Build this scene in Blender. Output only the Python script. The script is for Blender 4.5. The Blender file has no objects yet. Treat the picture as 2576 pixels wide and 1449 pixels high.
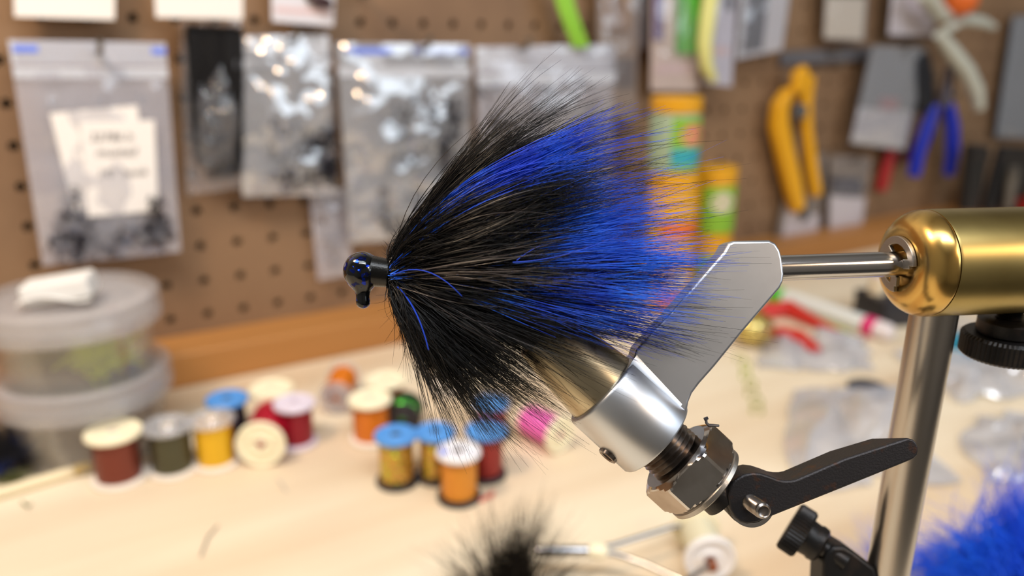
import bpy, bmesh, math, random
import numpy as np
from mathutils import Vector, Matrix, noise as mnoise

random.seed(7)
rng = np.random.default_rng(7)
scene = bpy.context.scene
COL = scene.collection

# ------------------------------------------------------------------ camera
# working frame: millimetres, origin at the camera, x right, y forward, z up
FPX, PIT, ROLL, ANG = 1996.391, .304, .010, 1.015
CAMH = 0.98
_r = np.array([1, 0, 0.]); _u = np.array([0, math.sin(PIT), math.cos(PIT)])
FW = np.array([0, math.cos(PIT), -math.sin(PIT)])
RT = _r * math.cos(ROLL) + _u * math.sin(ROLL)
UP = -_r * math.sin(ROLL) + _u * math.cos(ROLL)
cam_d = bpy.data.cameras.new('camera'); cam = bpy.data.objects.new('camera', cam_d); COL.objects.link(cam)
cam.matrix_world = Matrix(((RT[0], UP[0], -FW[0], 0), (RT[1], UP[1], -FW[1], 0), (RT[2], UP[2], -FW[2], CAMH), (0, 0, 0, 1)))
cam_d.sensor_fit = 'HORIZONTAL'; cam_d.sensor_width = 36; cam_d.lens = FPX / 2576 * 36
cam_d.clip_start = .005; cam_d.clip_end = 20
cam_d.dof.use_dof = True; cam_d.dof.focus_distance = .1545; cam_d.dof.aperture_fstop = 8.6
scene.camera = cam

# ------------------------------------------------------------------ world, lights, exposure
w = bpy.data.worlds.new('world'); scene.world = w; w.use_nodes = True
w.node_tree.nodes['Background'].inputs[0].default_value = (.9, .85, .8, 1)
w.node_tree.nodes['Background'].inputs[1].default_value = .12
def area(name, loc, target, size, sizey, power, col):
    l = bpy.data.lights.new(name, 'AREA'); l.shape = 'RECTANGLE'; l.size = size; l.size_y = sizey
    l.energy = power; l.color = col
    o = bpy.data.objects.new(name, l); COL.objects.link(o)
    o.location = Vector(loc) / 1000 + Vector((0, 0, CAMH))
    d = Vector(target) - Vector(loc); o.rotation_euler = d.to_track_quat('-Z', 'Y').to_euler()
    return o
area('warm_desk_lamp', (-330, 120, 420), (-60, 420, -230), .12, .12, 3.0, (1, .74, .50))
area('warm_second_bulb', (560, -260, 330), (-100, 480, -120), .07, .07, 1.3, (1, .70, .42))
area('cool_shop_light', (-120, -120, 860), (-60, 330, -150), 1.1, .16, 7, (.84, .92, 1))
area('daylight_window', (1550, -350, 600), (150, 300, -120), 1.1, .9, 13, (.80, .90, 1))
area('added_ambient_fill', (300, -600, 1380), (300, -600, 0), 1.2, .12, 16, (.95, .97, 1))  # added fill, not a known fixture: raises the room's ambient light
scene.view_settings.view_transform = 'Standard'; scene.view_settings.look = 'None'
scene.view_settings.exposure = -0.1; scene.view_settings.gamma = 1; scene.view_settings.use_curve_mapping = False

# ------------------------------------------------------------------ geometry helpers
OB = np.array([-220.557, 543.735, -116.407])              # a pegboard hole centre
BD = np.array([math.sin(ANG), math.cos(ANG), 0])          # along the board
BN = np.array([math.cos(ANG), -math.sin(ANG), 0])         # out of the board
ZT = -230.0                                               # table top
ZAX = np.array([0, 0, 1.])
def ray(x, y): return RT * (x - 1288) / FPX + UP * (724.5 - y) / FPX + FW
def P(x, y, d): return ray(x, y) * d
def T(x, y, z=ZT): r = ray(x, y); return r * (z / r[2])
def B(x, y, off=0):
    r = ray(x, y); return r * (((OB + BN * off) @ BN) / (r @ BN))
def BU(u, z, off=0):
    p = OB + BD * u + BN * off; return np.array([p[0], p[1], z])
def proj(p): p = np.asarray(p, float); return 1288 + FPX * (p @ RT) / (p @ FW), 724.5 - FPX * (p @ UP) / (p @ FW)
def nrm(v): v = np.asarray(v, float); return v / np.linalg.norm(v)
def frame(axis):
    a = nrm(axis); h = np.array([0, 0, 1.]) if abs(a[2]) < .9 else np.array([1., 0, 0])
    x = nrm(np.cross(h, a)); return x, np.cross(a, x), a
def W(p): return (p[0] * .001, p[1] * .001, p[2] * .001 + CAMH)

class MB:
    def __init__(s): s.v = []; s.f = []
    def add(s, vs, fs):
        o = len(s.v); s.v += [tuple(map(float, q)) for q in vs]; s.f += [tuple(i + o for i in q) for q in fs]; return s
    def box(s, c, X, Y, Z):                      # half vectors
        c, X, Y, Z = map(np.asarray, (c, X, Y, Z))
        vs = [c + a * X + b * Y + d * Z for d in (-1, 1) for b in (-1, 1) for a in (-1, 1)]
        return s.add(vs, [(0, 2, 3, 1), (4, 5, 7, 6), (0, 1, 5, 4), (2, 6, 7, 3), (0, 4, 6, 2), (1, 3, 7, 5)])
    def lathe(s, prof, o, axis, n=48, fr=None, closed=False, a0=0, a1=2 * math.pi):
        x, y, a = fr or frame(axis); o = np.asarray(o, float); full = abs(a1 - a0 - 2 * math.pi) < 1e-6
        m = n if full else n + 1
        vs = []
        for (t, r) in prof:
            for i in range(m):
                th = a0 + (a1 - a0) * i / n
                vs.append(o + a * t + (x * math.cos(th) + y * math.sin(th)) * r)
        fs = []; k = len(prof)
        for j in range(k if closed else k - 1):
            for i in range(n):
                i2 = (i + 1) % m; jj = (j + 1) % k
                fs.append((j * m + i, j * m + i2, jj * m + i2, jj * m + i))
        if not closed:
            if prof[0][1] > 1e-6: fs.append(tuple(range(m - 1, -1, -1)))
            if prof[-1][1] > 1e-6: fs.append(tuple((k - 1) * m + i for i in range(m)))
        elif not full:
            fs.append(tuple(j * m for j in range(k))); fs.append(tuple(j * m + n for j in range(k - 1, -1, -1)))
        return s.add(vs, fs)
    def tube(s, pts, rad, n=10, flat=None):
        pts = [np.asarray(p, float) for p in pts]; k = len(pts)
        if not hasattr(rad, '__len__'): rad = [rad] * k
        vs = []; x = None
        for i, p in enumerate(pts):
            t = nrm(pts[min(i + 1, k - 1)] - pts[max(i - 1, 0)])
            if x is None: x = frame(t)[0]
            x = nrm(x - t * (x @ t)); y = np.cross(t, x)
            for j in range(n):
                th = 2 * math.pi * j / n; vs.append(p + (x * math.cos(th) + y * math.sin(th)) * rad[i])
        fs = [(i * n + j, i * n + (j + 1) % n, (i + 1) * n + (j + 1) % n, (i + 1) * n + j) for i in range(k - 1) for j in range(n)]
        fs += [tuple(range(n - 1, -1, -1)), tuple((k - 1) * n + j for j in range(n))]
        return s.add(vs, fs)
    def prism(s, front, back):                   # two matching loops
        n = len(front)
        fs = [tuple(range(n)), tuple(range(2 * n - 1, n - 1, -1))]
        fs += [(i, n + i, n + (i + 1) % n, (i + 1) % n) for i in range(n)]
        return s.add(list(front) + list(back), fs)
    def sheet(s, fn, nu, nv):
        vs = [fn(i / nu, j / nv) for j in range(nv + 1) for i in range(nu + 1)]
        fs = [(j * (nu + 1) + i, j * (nu + 1) + i + 1, (j + 1) * (nu + 1) + i + 1, (j + 1) * (nu + 1) + i) for j in range(nv) for i in range(nu)]
        return s.add(vs, fs)
    def ball(s, c, r, n=20, sc=(1, 1, 1), fr=None):
        x, y, z = fr or (np.array([1., 0, 0]), np.array([0, 1., 0]), ZAX)
        prof = [(-math.cos(math.pi * i / n) * r * sc[2], math.sin(math.pi * i / n) * r * sc[0]) for i in range(n + 1)]
        return s.lathe(prof, c, z, n=n * 2, fr=(x, y, z))
    def build(s, name, mat, parent=None, smooth=True, sharp=38, bevel=0, kind=None, weld=True):
        v = np.array(s.v) * .001; v[:, 2] += CAMH
        if parent is not None: org = np.array(parent['_org'])
        else: org = np.array([v[:, 0].mean(), v[:, 1].mean(), v[:, 2].min()])
        me = bpy.data.meshes.new(name)
        bm = bmesh.new()
        bv = [bm.verts.new(q) for q in v - org]
        for f in s.f:
            try: bm.faces.new([bv[i] for i in f])
            except ValueError: pass
        if weld: bmesh.ops.remove_doubles(bm, verts=bm.verts, dist=2e-6)
        bmesh.ops.recalc_face_normals(bm, faces=bm.faces)
        if smooth:
            for f in bm.faces: f.smooth = True
            for e in bm.edges:
                if len(e.link_faces) == 2 and e.calc_face_angle(0) > math.radians(sharp): e.smooth = False
        bm.to_mesh(me); bm.free()
        o = bpy.data.objects.new(name, me); COL.objects.link(o)
        o.data.materials.append(mat)
        link(o, parent, org)
        if bevel:
            m = o.modifiers.new('bevel', 'BEVEL'); m.width = bevel * .001; m.segments = 3; m.limit_method = 'ANGLE'; m.angle_limit = math.radians(40)
        if kind: o['kind'] = kind
        return o
def link(o, parent, org):
    if parent is not None:
        if parent.type == 'EMPTY' or True: o.parent = parent
        o['_org'] = list(map(float, org))
        # meshes under a mesh part share the root origin
    else:
        o.location = org; o['_org'] = list(map(float, org))
def thing(name, label, cat, loc, group=None):
    o = bpy.data.objects.new(name, None); COL.objects.link(o); o.empty_display_size = .01
    p = W(loc); o.location = p; o['_org'] = list(map(float, p)); tag(o, label, cat, group); return o
def tag(o, label, cat=None, group=None, kind=None):
    o['label'] = label
    if cat: o['category'] = cat
    if group: o['group'] = group
    if kind: o['kind'] = kind
    return o
def fibers(name, pts, rad, mat, parent=None, k=3, kind='stuff'):
    N, S, _ = pts.shape
    t = np.gradient(pts, axis=1); t /= np.linalg.norm(t, axis=2, keepdims=True) + 1e-9
    h = rng.normal(size=(N, 1, 3)); x = np.cross(t, h); x /= np.linalg.norm(x, axis=2, keepdims=True) + 1e-9
    y = np.cross(t, x)
    th = np.arange(k) * 2 * np.pi / k
    v = pts[:, :, None, :] + rad[:, :, None, None] * (x[:, :, None, :] * np.cos(th)[None, None, :, None] + y[:, :, None, :] * np.sin(th)[None, None, :, None])
    v = v.reshape(-1, 3) * .001; v[:, 2] += CAMH
    org = np.array(parent['_org']) if parent is not None else np.array([v[:, 0].mean(), v[:, 1].mean(), v[:, 2].min()])
    v -= org
    i = np.arange(N)[:, None, None] * S * k; s = np.arange(S - 1)[None, :, None] * k; j = np.arange(k)[None, None, :]; j2 = (j + 1) % k
    q = np.stack([i + s + j, i + s + j2, i + s + k + j2, i + s + k + j], -1).reshape(-1, 4)
    me = bpy.data.meshes.new(name)
    me.vertices.add(len(v)); me.vertices.foreach_set('co', v.ravel().astype(np.float32))
    me.loops.add(q.size); me.loops.foreach_set('vertex_index', q.ravel().astype(np.int32))
    me.polygons.add(len(q)); me.polygons.foreach_set('loop_start', np.arange(0, q.size, 4, dtype=np.int32))
    me.polygons.foreach_set('use_smooth', np.ones(len(q), bool))
    me.update(calc_edges=True); me.validate()
    o = bpy.data.objects.new(name, me); COL.objects.link(o); me.materials.append(mat)
    link(o, parent, org)
    if kind: o['kind'] = kind
    return o

# ------------------------------------------------------------------ materials
def lin(h):
    if not isinstance(h, str): return (*h, 1)
    c = [int(h[i:i + 2], 16) / 255 for i in (0, 2, 4)]
    return (*[(x / 12.92 if x <= .04045 else ((x + .055) / 1.055) ** 2.4) for x in c], 1)
MC = {}
def M(name, col, rough=.5, metal=0., coat=0., mix=None, bump=None, spec=.5, stretch=None, trans=0., sub=0.):
    """mix=(colour, noise scale, low, high); bump=(scale, strength); stretch=(x,y,z, rotz)"""
    if name in MC: return MC[name]
    m = bpy.data.materials.new(name); m.use_nodes = True; nt = m.node_tree; b = nt.nodes['Principled BSDF']
    b.inputs['Base Color'].default_value = lin(col); b.inputs['Roughness'].default_value = rough; b.inputs['Metallic'].default_value = metal
    b.inputs['Coat Weight'].default_value = coat; b.inputs['Coat Roughness'].default_value = .06
    b.inputs['Specular IOR Level'].default_value = spec; b.inputs['Transmission Weight'].default_value = trans
    if sub:
        b.inputs['Subsurface Weight'].default_value = sub; b.inputs['Subsurface Radius'].default_value = (.004, .003, .002)
    tc = nt.nodes.new('ShaderNodeTexCoord'); mp = nt.nodes.new('ShaderNodeMapping'); nt.links.new(tc.outputs['Object'], mp.inputs[0])
    if stretch:
        mp.vector_type = 'TEXTURE'
        mp.inputs['Scale'].default_value = stretch[:3]; mp.inputs['Rotation'].default_value = (0, 0, stretch[3])
    def nz(scale, detail=4):
        n = nt.nodes.new('ShaderNodeTexNoise'); n.inputs['Scale'].default_value = scale; n.inputs['Detail'].default_value = detail
        nt.links.new(mp.outputs[0], n.inputs['Vector']); return n
    if mix:
        c2, sc, lo, hi = mix; n = nz(sc); rp = nt.nodes.new('ShaderNodeValToRGB')
        rp.color_ramp.elements[0].position = lo; rp.color_ramp.elements[1].position = hi
        rp.color_ramp.elements[0].color = lin(col); rp.color_ramp.elements[1].color = lin(c2)
        nt.links.new(n.outputs['Fac'], rp.inputs[0]); nt.links.new(rp.outputs[0], b.inputs['Base Color'])
    if bump:
        n = nz(bump[0]); bp = nt.nodes.new('ShaderNodeBump'); bp.inputs['Strength'].default_value = bump[1]; bp.inputs['Distance'].default_value = .001
        nt.links.new(n.outputs['Fac'], bp.inputs['Height']); nt.links.new(bp.outputs[0], b.inputs['Normal'])
    MC[name] = m; return m
def clear(name, haze=.18, gloss=.10, rough=.08, tint='ffffff', hazecol='e4e4f0', bump=(40, .6)):
    if name in MC: return MC[name]
    m = bpy.data.materials.new(name); m.use_nodes = True; nt = m.node_tree; N = nt.nodes; L = nt.links
    N.remove(N['Principled BSDF']); out = N['Material Output']
    tr = N.new('ShaderNodeBsdfTransparent'); tr.inputs[0].default_value = lin(tint)
    df = N.new('ShaderNodeBsdfDiffuse'); df.inputs[0].default_value = lin(hazecol)
    gl = N.new('ShaderNodeBsdfGlossy'); gl.inputs['Roughness'].default_value = rough
    lw = N.new('ShaderNodeLayerWeight'); lw.inputs[0].default_value = .35
    mr = N.new('ShaderNodeMapRange'); mr.inputs[3].default_value = gloss; mr.inputs[4].default_value = min(.8, gloss * 4)
    L.new(lw.outputs['Fresnel'], mr.inputs[0])
    a = N.new('ShaderNodeMixShader'); a.inputs[0].default_value = haze; L.new(tr.outputs[0], a.inputs[1]); L.new(df.outputs[0], a.inputs[2])
    c = N.new('ShaderNodeMixShader'); L.new(mr.outputs[0], c.inputs[0]); L.new(a.outputs[0], c.inputs[1]); L.new(gl.outputs[0], c.inputs[2])
    tc = N.new('ShaderNodeTexCoord'); nz = N.new('ShaderNodeTexNoise'); nz.inputs['Scale'].default_value = bump[0]; nz.inputs['Detail'].default_value = 2
    bp = N.new('ShaderNodeBump'); bp.inputs['Strength'].default_value = bump[1]; bp.inputs['Distance'].default_value = .004
    L.new(tc.outputs['Object'], nz.inputs['Vector']); L.new(nz.outputs['Fac'], bp.inputs['Height'])
    L.new(bp.outputs[0], gl.inputs['Normal']); L.new(c.outputs[0], out.inputs[0])
    MC[name] = m; return m
def glitter(name, base, fleck, scale, thr, rough=.25, metal=0., coat=1., rainbow=False, fleckmetal=1.):
    """dark body with small reflective flecks, each fleck a voronoi cell"""
    if name in MC: return MC[name]
    m = M(name, base, rough, metal, coat); nt = m.node_tree; b = nt.nodes['Principled BSDF']; N = nt.nodes; L = nt.links
    tc = N.new('ShaderNodeTexCoord'); vo = N.new('ShaderNodeTexVoronoi'); vo.inputs['Scale'].default_value = scale
    L.new(tc.outputs['Object'], vo.inputs['Vector'])
    sp = N.new('ShaderNodeSeparateColor'); L.new(vo.outputs['Color'], sp.inputs[0])
    gt = N.new('ShaderNodeMath'); gt.operation = 'GREATER_THAN'; gt.inputs[1].default_value = thr; L.new(sp.outputs[0], gt.inputs[0])
    mx = N.new('ShaderNodeMix'); mx.data_type = 'RGBA'; mx.inputs[6].default_value = lin(base); mx.inputs[7].default_value = lin(fleck)
    L.new(gt.outputs[0], mx.inputs[0])
    if rainbow:
        hs = N.new('ShaderNodeHueSaturation'); hs.inputs['Color'].default_value = lin(fleck)
        mr = N.new('ShaderNodeMapRange'); mr.inputs[3].default_value = .42; mr.inputs[4].default_value = .62
        L.new(sp.outputs[1], mr.inputs[0]); L.new(mr.outputs[0], hs.inputs['Hue']); L.new(hs.outputs[0], mx.inputs[7])
    L.new(mx.outputs[2], b.inputs['Base Color'])
    mm = N.new('ShaderNodeMath'); mm.operation = 'MULTIPLY'; mm.inputs[1].default_value = fleckmetal; L.new(gt.outputs[0], mm.inputs[0]); L.new(mm.outputs[0], b.inputs['Metallic'])
    ad = N.new('ShaderNodeVectorMath'); ad.operation = 'MULTIPLY_ADD'; ad.inputs[1].default_value = (.5, .5, .5)
    ge = N.new('ShaderNodeNewGeometry'); su = N.new('ShaderNodeVectorMath'); su.operation = 'SUBTRACT'; su.inputs[1].default_value = (.5, .5, .5)
    L.new(vo.outputs['Color'], su.inputs[0]); sc = N.new('ShaderNodeVectorMath'); sc.operation = 'SCALE'; L.new(su.outputs[0], sc.inputs[0])
    ml = N.new('ShaderNodeMath'); ml.operation = 'MULTIPLY'; ml.inputs[1].default_value = .9; L.new(gt.outputs[0], ml.inputs[0]); L.new(ml.outputs[0], sc.inputs['Scale'])
    av = N.new('ShaderNodeVectorMath'); av.operation = 'ADD'; L.new(ge.outputs['Normal'], av.inputs[0]); L.new(sc.outputs[0], av.inputs[1])
    no = N.new('ShaderNodeVectorMath'); no.operation = 'NORMALIZE'; L.new(av.outputs[0], no.inputs[0]); L.new(no.outputs[0], b.inputs['Normal'])
    N.remove(ad)
    return m

m_ply = M('pine_plywood', 'e6d8be', .55, mix=('c8aa86', 9, .45, .72), bump=(60, .05), stretch=(9, 1, 1, math.pi / 2 - ANG), spec=.3)
m_board = M('tempered_hardboard', '8a6c50', .5, mix=('785c44', 12, .4, .7), bump=(900, .05), spec=.35)
m_rail = M('varnished_rail_wood', 'b07a42', .45, mix=('8a5726', 9, .4, .75), stretch=(8, 1, 1, math.pi / 2 - ANG), spec=.4)
m_wall = M('wall_paint', 'c2bbb0', .8); m_ceil = M('ceiling_paint', 'cfcbc5', .85); m_floor = M('floor_concrete', '5a544d', .8, mix=('4a453f', 5, .4, .6))
m_alu = M('satin_aluminium', 'c2c5cb', .36, 1, bump=(5000, .006), mix=('b2b4b9', 60, .4, .7))
m_alu2 = M('tarnished_aluminium', 'b3a68c', .30, 1, mix=('6f5f49', 260, .6, .76), bump=(5000, .008))
m_chrome = M('chromed_steel', 'b9b5b2', .14, 1, mix=('a39c96', 150, .4, .7))
m_steel = M('brushed_steel', 'b0aaa4', .28, 1)
m_dsteel = M('dark_thread_steel', '8a8480', .25, 1, mix=('5a4636', 200, .5, .75))
m_rust = M('blued_steel', '2c2a2c', .45, .6, mix=('4a2f20', 380, .58, .75), bump=(2600, .14), spec=.5)
m_black = M('black_oxide', '1d1b1b', .42, .5, mix=('2d2521', 300, .5, .7), bump=(2600, .1))
m_brass = M('satin_brass', 'a8955f', .34, 1, mix=('8c7a4a', 45, .4, .75), bump=(5000, .006))
m_brass2 = M('polished_brass', 'c3a05c', .24, 1, mix=('8a6f42', 130, .55, .75))
m_clip = M('cast_spring_steel', 'a5a09a', .38, 1, bump=(1800, .05))
m_hairk = M('black_hair', '040303', .26, spec=.32)
m_hairb = M('royal_blue_hair', '0538c8', .4, spec=.5, mix=('2478ff', 60, .4, .7))
m_blueflu = M('blue_marabou', '0654ec', .6, mix=('1478ff', 30, .35, .7))
m_paper = M('white_paper', 'ece6e0', .8); m_ink = M('pencil_ink', '6a625f', .7)
m_cream = M('cream_plastic', 'f2e8c8', .4, sub=.1); m_white = M('white_plastic', 'e9e6e4', .4, sub=.1)
m_blue = M('sky_blue_plastic', '4f92d8', .4); m_dark = M('dark_plastic', '262429', .4)
m_hook = M('gunmetal_wire', '35333a', .3, .8)
m_peg = M('zinc_wire', '8d8a86', .3, 1)
m_bag = clear('clear_polythene', .27, .08, .12)
m_bagshiny = clear('crinkled_polythene', .27, .22, .10, hazecol='e6ebf6', bump=(42, 1.0))
m_tub = clear('frosted_tub', .09, .05, .2, hazecol='d8d2cc', bump=(20, .05))
m_lid = clear('frosted_lid', .24, .06, .2, hazecol='d6d3d4', bump=(20, .05))
m_zip = clear('zip_strip', .6, .08, .15, hazecol='e6eaf4')
m_blister = clear('clear_flange', .25, .10, .08, hazecol='e8e8ec', bump=(30, .05))
m_zipblue = M('blue_print', '6b86e8', .5)

# ------------------------------------------------------------------ the room
def struct(o): o['kind'] = 'structure'; return o
def slab(name, u0, u1, v0, v1, z0, z1, mat):
    c = OB + BD * (u0 + u1) / 2 + BN * (v0 + v1) / 2; c = np.array([c[0], c[1], (z0 + z1) / 2])
    return MB().box(c, BD * (u1 - u0) / 2, BN * (v1 - v0) / 2, ZAX * (z1 - z0) / 2).build(name, mat, smooth=False)
ZF, ZC = -980, 1450
struct(slab('wall_back', -1500, 2600, -90, -22, ZF, ZC, m_wall))
struct(slab('wall_front', -1500, 2600, 2600, 2660, ZF, ZC, m_wall))
struct(slab('wall_left', -1560, -1500, -90, 2660, ZF, ZC, m_wall))
struct(slab('wall_right', 2600, 2660, -90, 2660, ZF, ZC, m_wall))
struct(slab('floor', -1560, 2660, -90, 2660, ZF - 50, ZF, m_floor))
struct(slab('ceiling', -1560, 2660, -90, 2660, ZC, ZC + 50, m_ceil))

# workbench: top and legs
c0 = OB + BD * 500 + BN * 300
bench = thing('workbench', 'pale pine plywood workbench top strewn with tying materials', 'workbench', (c0[0], c0[1], ZF))
def bslab(name, u0, u1, v0, v1, z0, z1, mat, parent, bevel=1.5):
    c = OB + BD * (u0 + u1) / 2 + BN * (v0 + v1) / 2; c = np.array([c[0], c[1], (z0 + z1) / 2])
    return MB().box(c, BD * (u1 - u0) / 2, BN * (v1 - v0) / 2, ZAX * (z1 - z0) / 2).build(name, mat, parent, smooth=False, bevel=bevel)
bslab('top', -700, 1500, -20, 640, ZT - 32, ZT, m_ply, bench)
for u in (-660, 1400):
    for v in (20, 560): bslab('leg', u, u + 70, v, v + 70, ZF, ZT - 32, m_rail, bench)

# pegboard with real holes
def pegboard():
    mb = MB(); s = 25.4; n = 12; r = 3.2; th = 6.0
    z00 = OB[2]
    sq = [(-1, -1), (-1 / 3, -1), (1 / 3, -1), (1, -1), (1, -1 / 3), (1, 1 / 3), (1, 1), (1 / 3, 1), (-1 / 3, 1), (-1, 1), (-1, 1 / 3), (-1, -1 / 3)]
    ci = []
    for a, b in sq:
        th_ = math.atan2(b, a); ci.append((math.cos(th_) * r, math.sin(th_) * r))
    k0, k1, r0, r1 = -22, 50, -11, 3
    for c in range(k0, k1):
        for rr in range(r0, r1 + 1):
            u0 = c * s; z0 = z00 - rr * s
            vs = [BU(u0 + a * s / 2, z0 + b * s / 2) for a, b in sq] + [BU(u0 + a, z0 + b) for a, b in ci] + [BU(u0 + a, z0 + b, -th) for a, b in ci]
            fs = [(i, (i + 1) % n, n + (i + 1) % n, n + i) for i in range(n)] + [(n + i, n + (i + 1) % n, 2 * n + (i + 1) % n, 2 * n + i) for i in range(n)]
            mb.add(vs, fs)
    ua, ub = (k0 - .5) * s, (k1 - .5) * s; za, zb = z00 - (r1 + .5) * s, z00 - (r0 - .5) * s
    q = [BU(ua, za), BU(ub, za), BU(ub, zb), BU(ua, zb)]; q2 = [BU(ua, za, -th), BU(ub, za, -th), BU(ub, zb, -th), BU(ua, zb, -th)]
    mb.add(q + q2, [(0, 1, 5, 4), (1, 2, 6, 5), (2, 3, 7, 6), (3, 0, 4, 7)])
    o = mb.build('pegboard', m_board, smooth=False)
    tag(o, 'brown hardboard pegboard with rows of round holes behind the bench', 'pegboard')
pegboard()
rail = slab('wooden_rail', -571, 1257, -6, 38, ZT, ZT + 24.65, m_rail)
tag(rail, 'square varnished wood rail along the foot of the pegboard', 'rail')
rail.modifiers.new('bevel', 'BEVEL').width = .0012

# ------------------------------------------------------------------ vise
A2 = P(2320, 662, 167.); A1 = T(1971, 674, A2[2]); AX = nrm(A2 - A1)      # rotary axis, left to right
post_xy = P(2345, 815, 171.)
vise = thing('fly_tying_vise', 'rotary fly tying vise with brass housing, aluminium arm and steel post', 'vise', (post_xy[0], post_xy[1], ZT))
PB = np.array([post_xy[0], post_xy[1], 0])
MB().lathe([(0, 4.76), (A2[2] - ZT - 2, 4.76)], (PB[0], PB[1], ZT), ZAX, 40).build('post', m_steel, vise)
MB().lathe([(0, 42), (6, 42), (8, 40), (8, 12), (20, 9), (22, 7.5), (22, 0)], (PB[0], PB[1], ZT), ZAX, 48).build('pedestal_base', m_black, vise)
# brass housing with rounded nose
hs = MB().lathe([(.35, 10.6), (.5, 11.25), (1.0, 11.35), (70, 11.35), (70, 0)], A2, AX, 72).build('brass_housing', m_brass, vise)
nose = [(.3, 0), (.3, 11.2), (0, 11.3)] + [(-5.3 * math.sin(t), 6.1 + 5.2 * math.cos(t)) for t in np.linspace(.08, math.pi / 2, 10)] + [(-5.3, 5.0), (-4.6, 4.4), (-4.6, 0)]
MB().lathe(nose, A2, AX, 72).build('rounded_nose', m_brass2, vise, sharp=50)
# shaft
sh0 = A1 - AX * 3.5
MB().lathe([(0, 2.65), (np.linalg.norm(A2 - A1) + 3.5, 2.65)], sh0, AX, 32).build('rotary_shaft', M('polished_steel', 'b6b4b4', .16, 1), vise)
# retaining clip: C shaped plate with inner prongs
cx, cy, ca = frame(AX)
clip = MB(); co = A2 - AX * 6.3
clip.lathe([(0, 4.3), (0, 5.9), (.9, 5.9), (.9, 4.3)], co, AX, 40, closed=True, a0=math.radians(-100), a1=math.radians(170))
for a in (-95, 35, 165):
    a = math.radians(a); d = cx * math.cos(a) + cy * math.sin(a); e = -cx * math.sin(a) + cy * math.cos(a)
    clip.box(co + d * 3.6 + AX * .45, d * 1.0, e * 1.0, AX * .45)
clip.build('retaining_clip', m_clip, vise, bevel=.12)
# thumb knob under the housing
def along_axis(xp):
    t = 0
    for _ in range(40):
        p = A2 + AX * t; t += (xp - proj(p - ZAX * 18)[0]) * .04
    return A2 + AX * t
KB = along_axis(2527)
def knurl(mb, o, axis, s0, s1, r, n=56, d=.25):
    x, y, a = frame(axis); m = n * 2
    vs = []; pr = [(s0, .92), (s0 + .6, 1), (s1 - .6, 1), (s1, .92)]
    for t, k in pr:
        for i in range(m):
            th = 2 * math.pi * i / m; rr = r * k - (d if i % 2 else 0)
            vs.append(o + a * t + (x * math.cos(th) + y * math.sin(th)) * rr)
    fs = [(j * m + i, j * m + (i + 1) % m, (j + 1) * m + (i + 1) % m, (j + 1) * m + i) for j in range(3) for i in range(m)]
    fs += [tuple(range(m - 1, -1, -1)), tuple(3 * m + i for i in range(m))]
    return mb.add(vs, fs)
kn = knurl(MB(), KB, -ZAX, 16.9, 22.2, 8.7).build('thumb_knob', m_black, vise, sharp=25)
MB().lathe([(13.2, 5.2), (13.8, 6.0), (16.5, 6.0), (17.1, 5.2), (17.3, 5.2)], KB, -ZAX, 40).build('knob_collar', m_black, kn)
scr = [(10.5, 2.7)]
for i in range(6): scr += [(10.7 + i * .5, 2.35), (10.95 + i * .5, 2.75)]
MB().lathe(scr + [(13.6, 2.3)], KB, -ZAX, 24).build('screw', m_black, kn)

# rotating arm
def face(pts, f): return [P(x, y, f(x, y)) for x, y in pts]
arm_px = [(1821, 633), (1832, 612), (1845, 606), (1936, 604), (1952, 612), (1963, 630), (1968, 650), (1973, 690), (1971, 708), (1963, 725), (1870, 834), (1799, 922),
          (1760, 966), (1742, 990), (1733, 1012), (1728, 1040), (1640, 1010), (1585, 930), (1600, 880), (1640, 835), (1675, 798), (1750, 713)]
def dfront(x, y): return 154.2 + (158.4 - 154.2) * min(1, max(0, ((x - 1640) * .7 + (1000 - y) * .7) / 520))
fr_ = face(arm_px, dfront); bk_ = [p + FW * 7.6 for p in fr_]
MB().prism(fr_, bk_).build('arm', m_alu, vise, bevel=.55, sharp=30)
# jaw assembly
JA = math.radians(42.6); MMP = 158.5 / FPX
C = P(1515, 978, 158.5)
JX = nrm(RT * math.cos(JA) - UP * math.sin(JA) + FW * .03)
JT = nrm(RT * math.sin(JA) + UP * math.cos(JA)); JT = nrm(JT - JX * (JT @ JX)); JN = np.cross(JX, JT)
if JN @ FW > 0: JN = -JN
JF = (JT, JN, JX)
k = MMP
def jl(prof, n=64): return MB().lathe([(s * k, r * k) for s, r in prof], C, JX, n, fr=JF)
jl([(-4, 99), (-6, 104), (-3, 111), (3, 114), (180, 114), (185, 111), (186, 80), (186, 20)]).build('collar', m_alu, vise, sharp=50)
sec = [(40, 0), (70, 86)] + [(135 - 60 * math.sin(t), 107 - 60 * math.cos(t)) for t in np.linspace(.90, .05, 10)] + [(133, 46), (133, 0)]
MB().prism([C + JX * (-3 * k) + JT * t * k + JN * n_ * k for t, n_ in sec], [C + JX * (160 * k) + JT * t * k + JN * n_ * k for t, n_ in sec]).build('arm_fillet', m_alu, vise, sharp=60)
br = jl([(30, 99), (0, 101), (-100, 91), (-165, 84), (-168, 84)]).build('jaw_barrel', m_alu2, vise)
kp = []
for i in range(14): kp += [(-167 - i * 3, 83.2 - i * .5), (-168.5 - i * 3, 81.8 - i * .5)]
jl(kp + [(-210, 74), (-214, 60)]).build('knurled_band', m_alu2, br, sharp=80)
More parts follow.
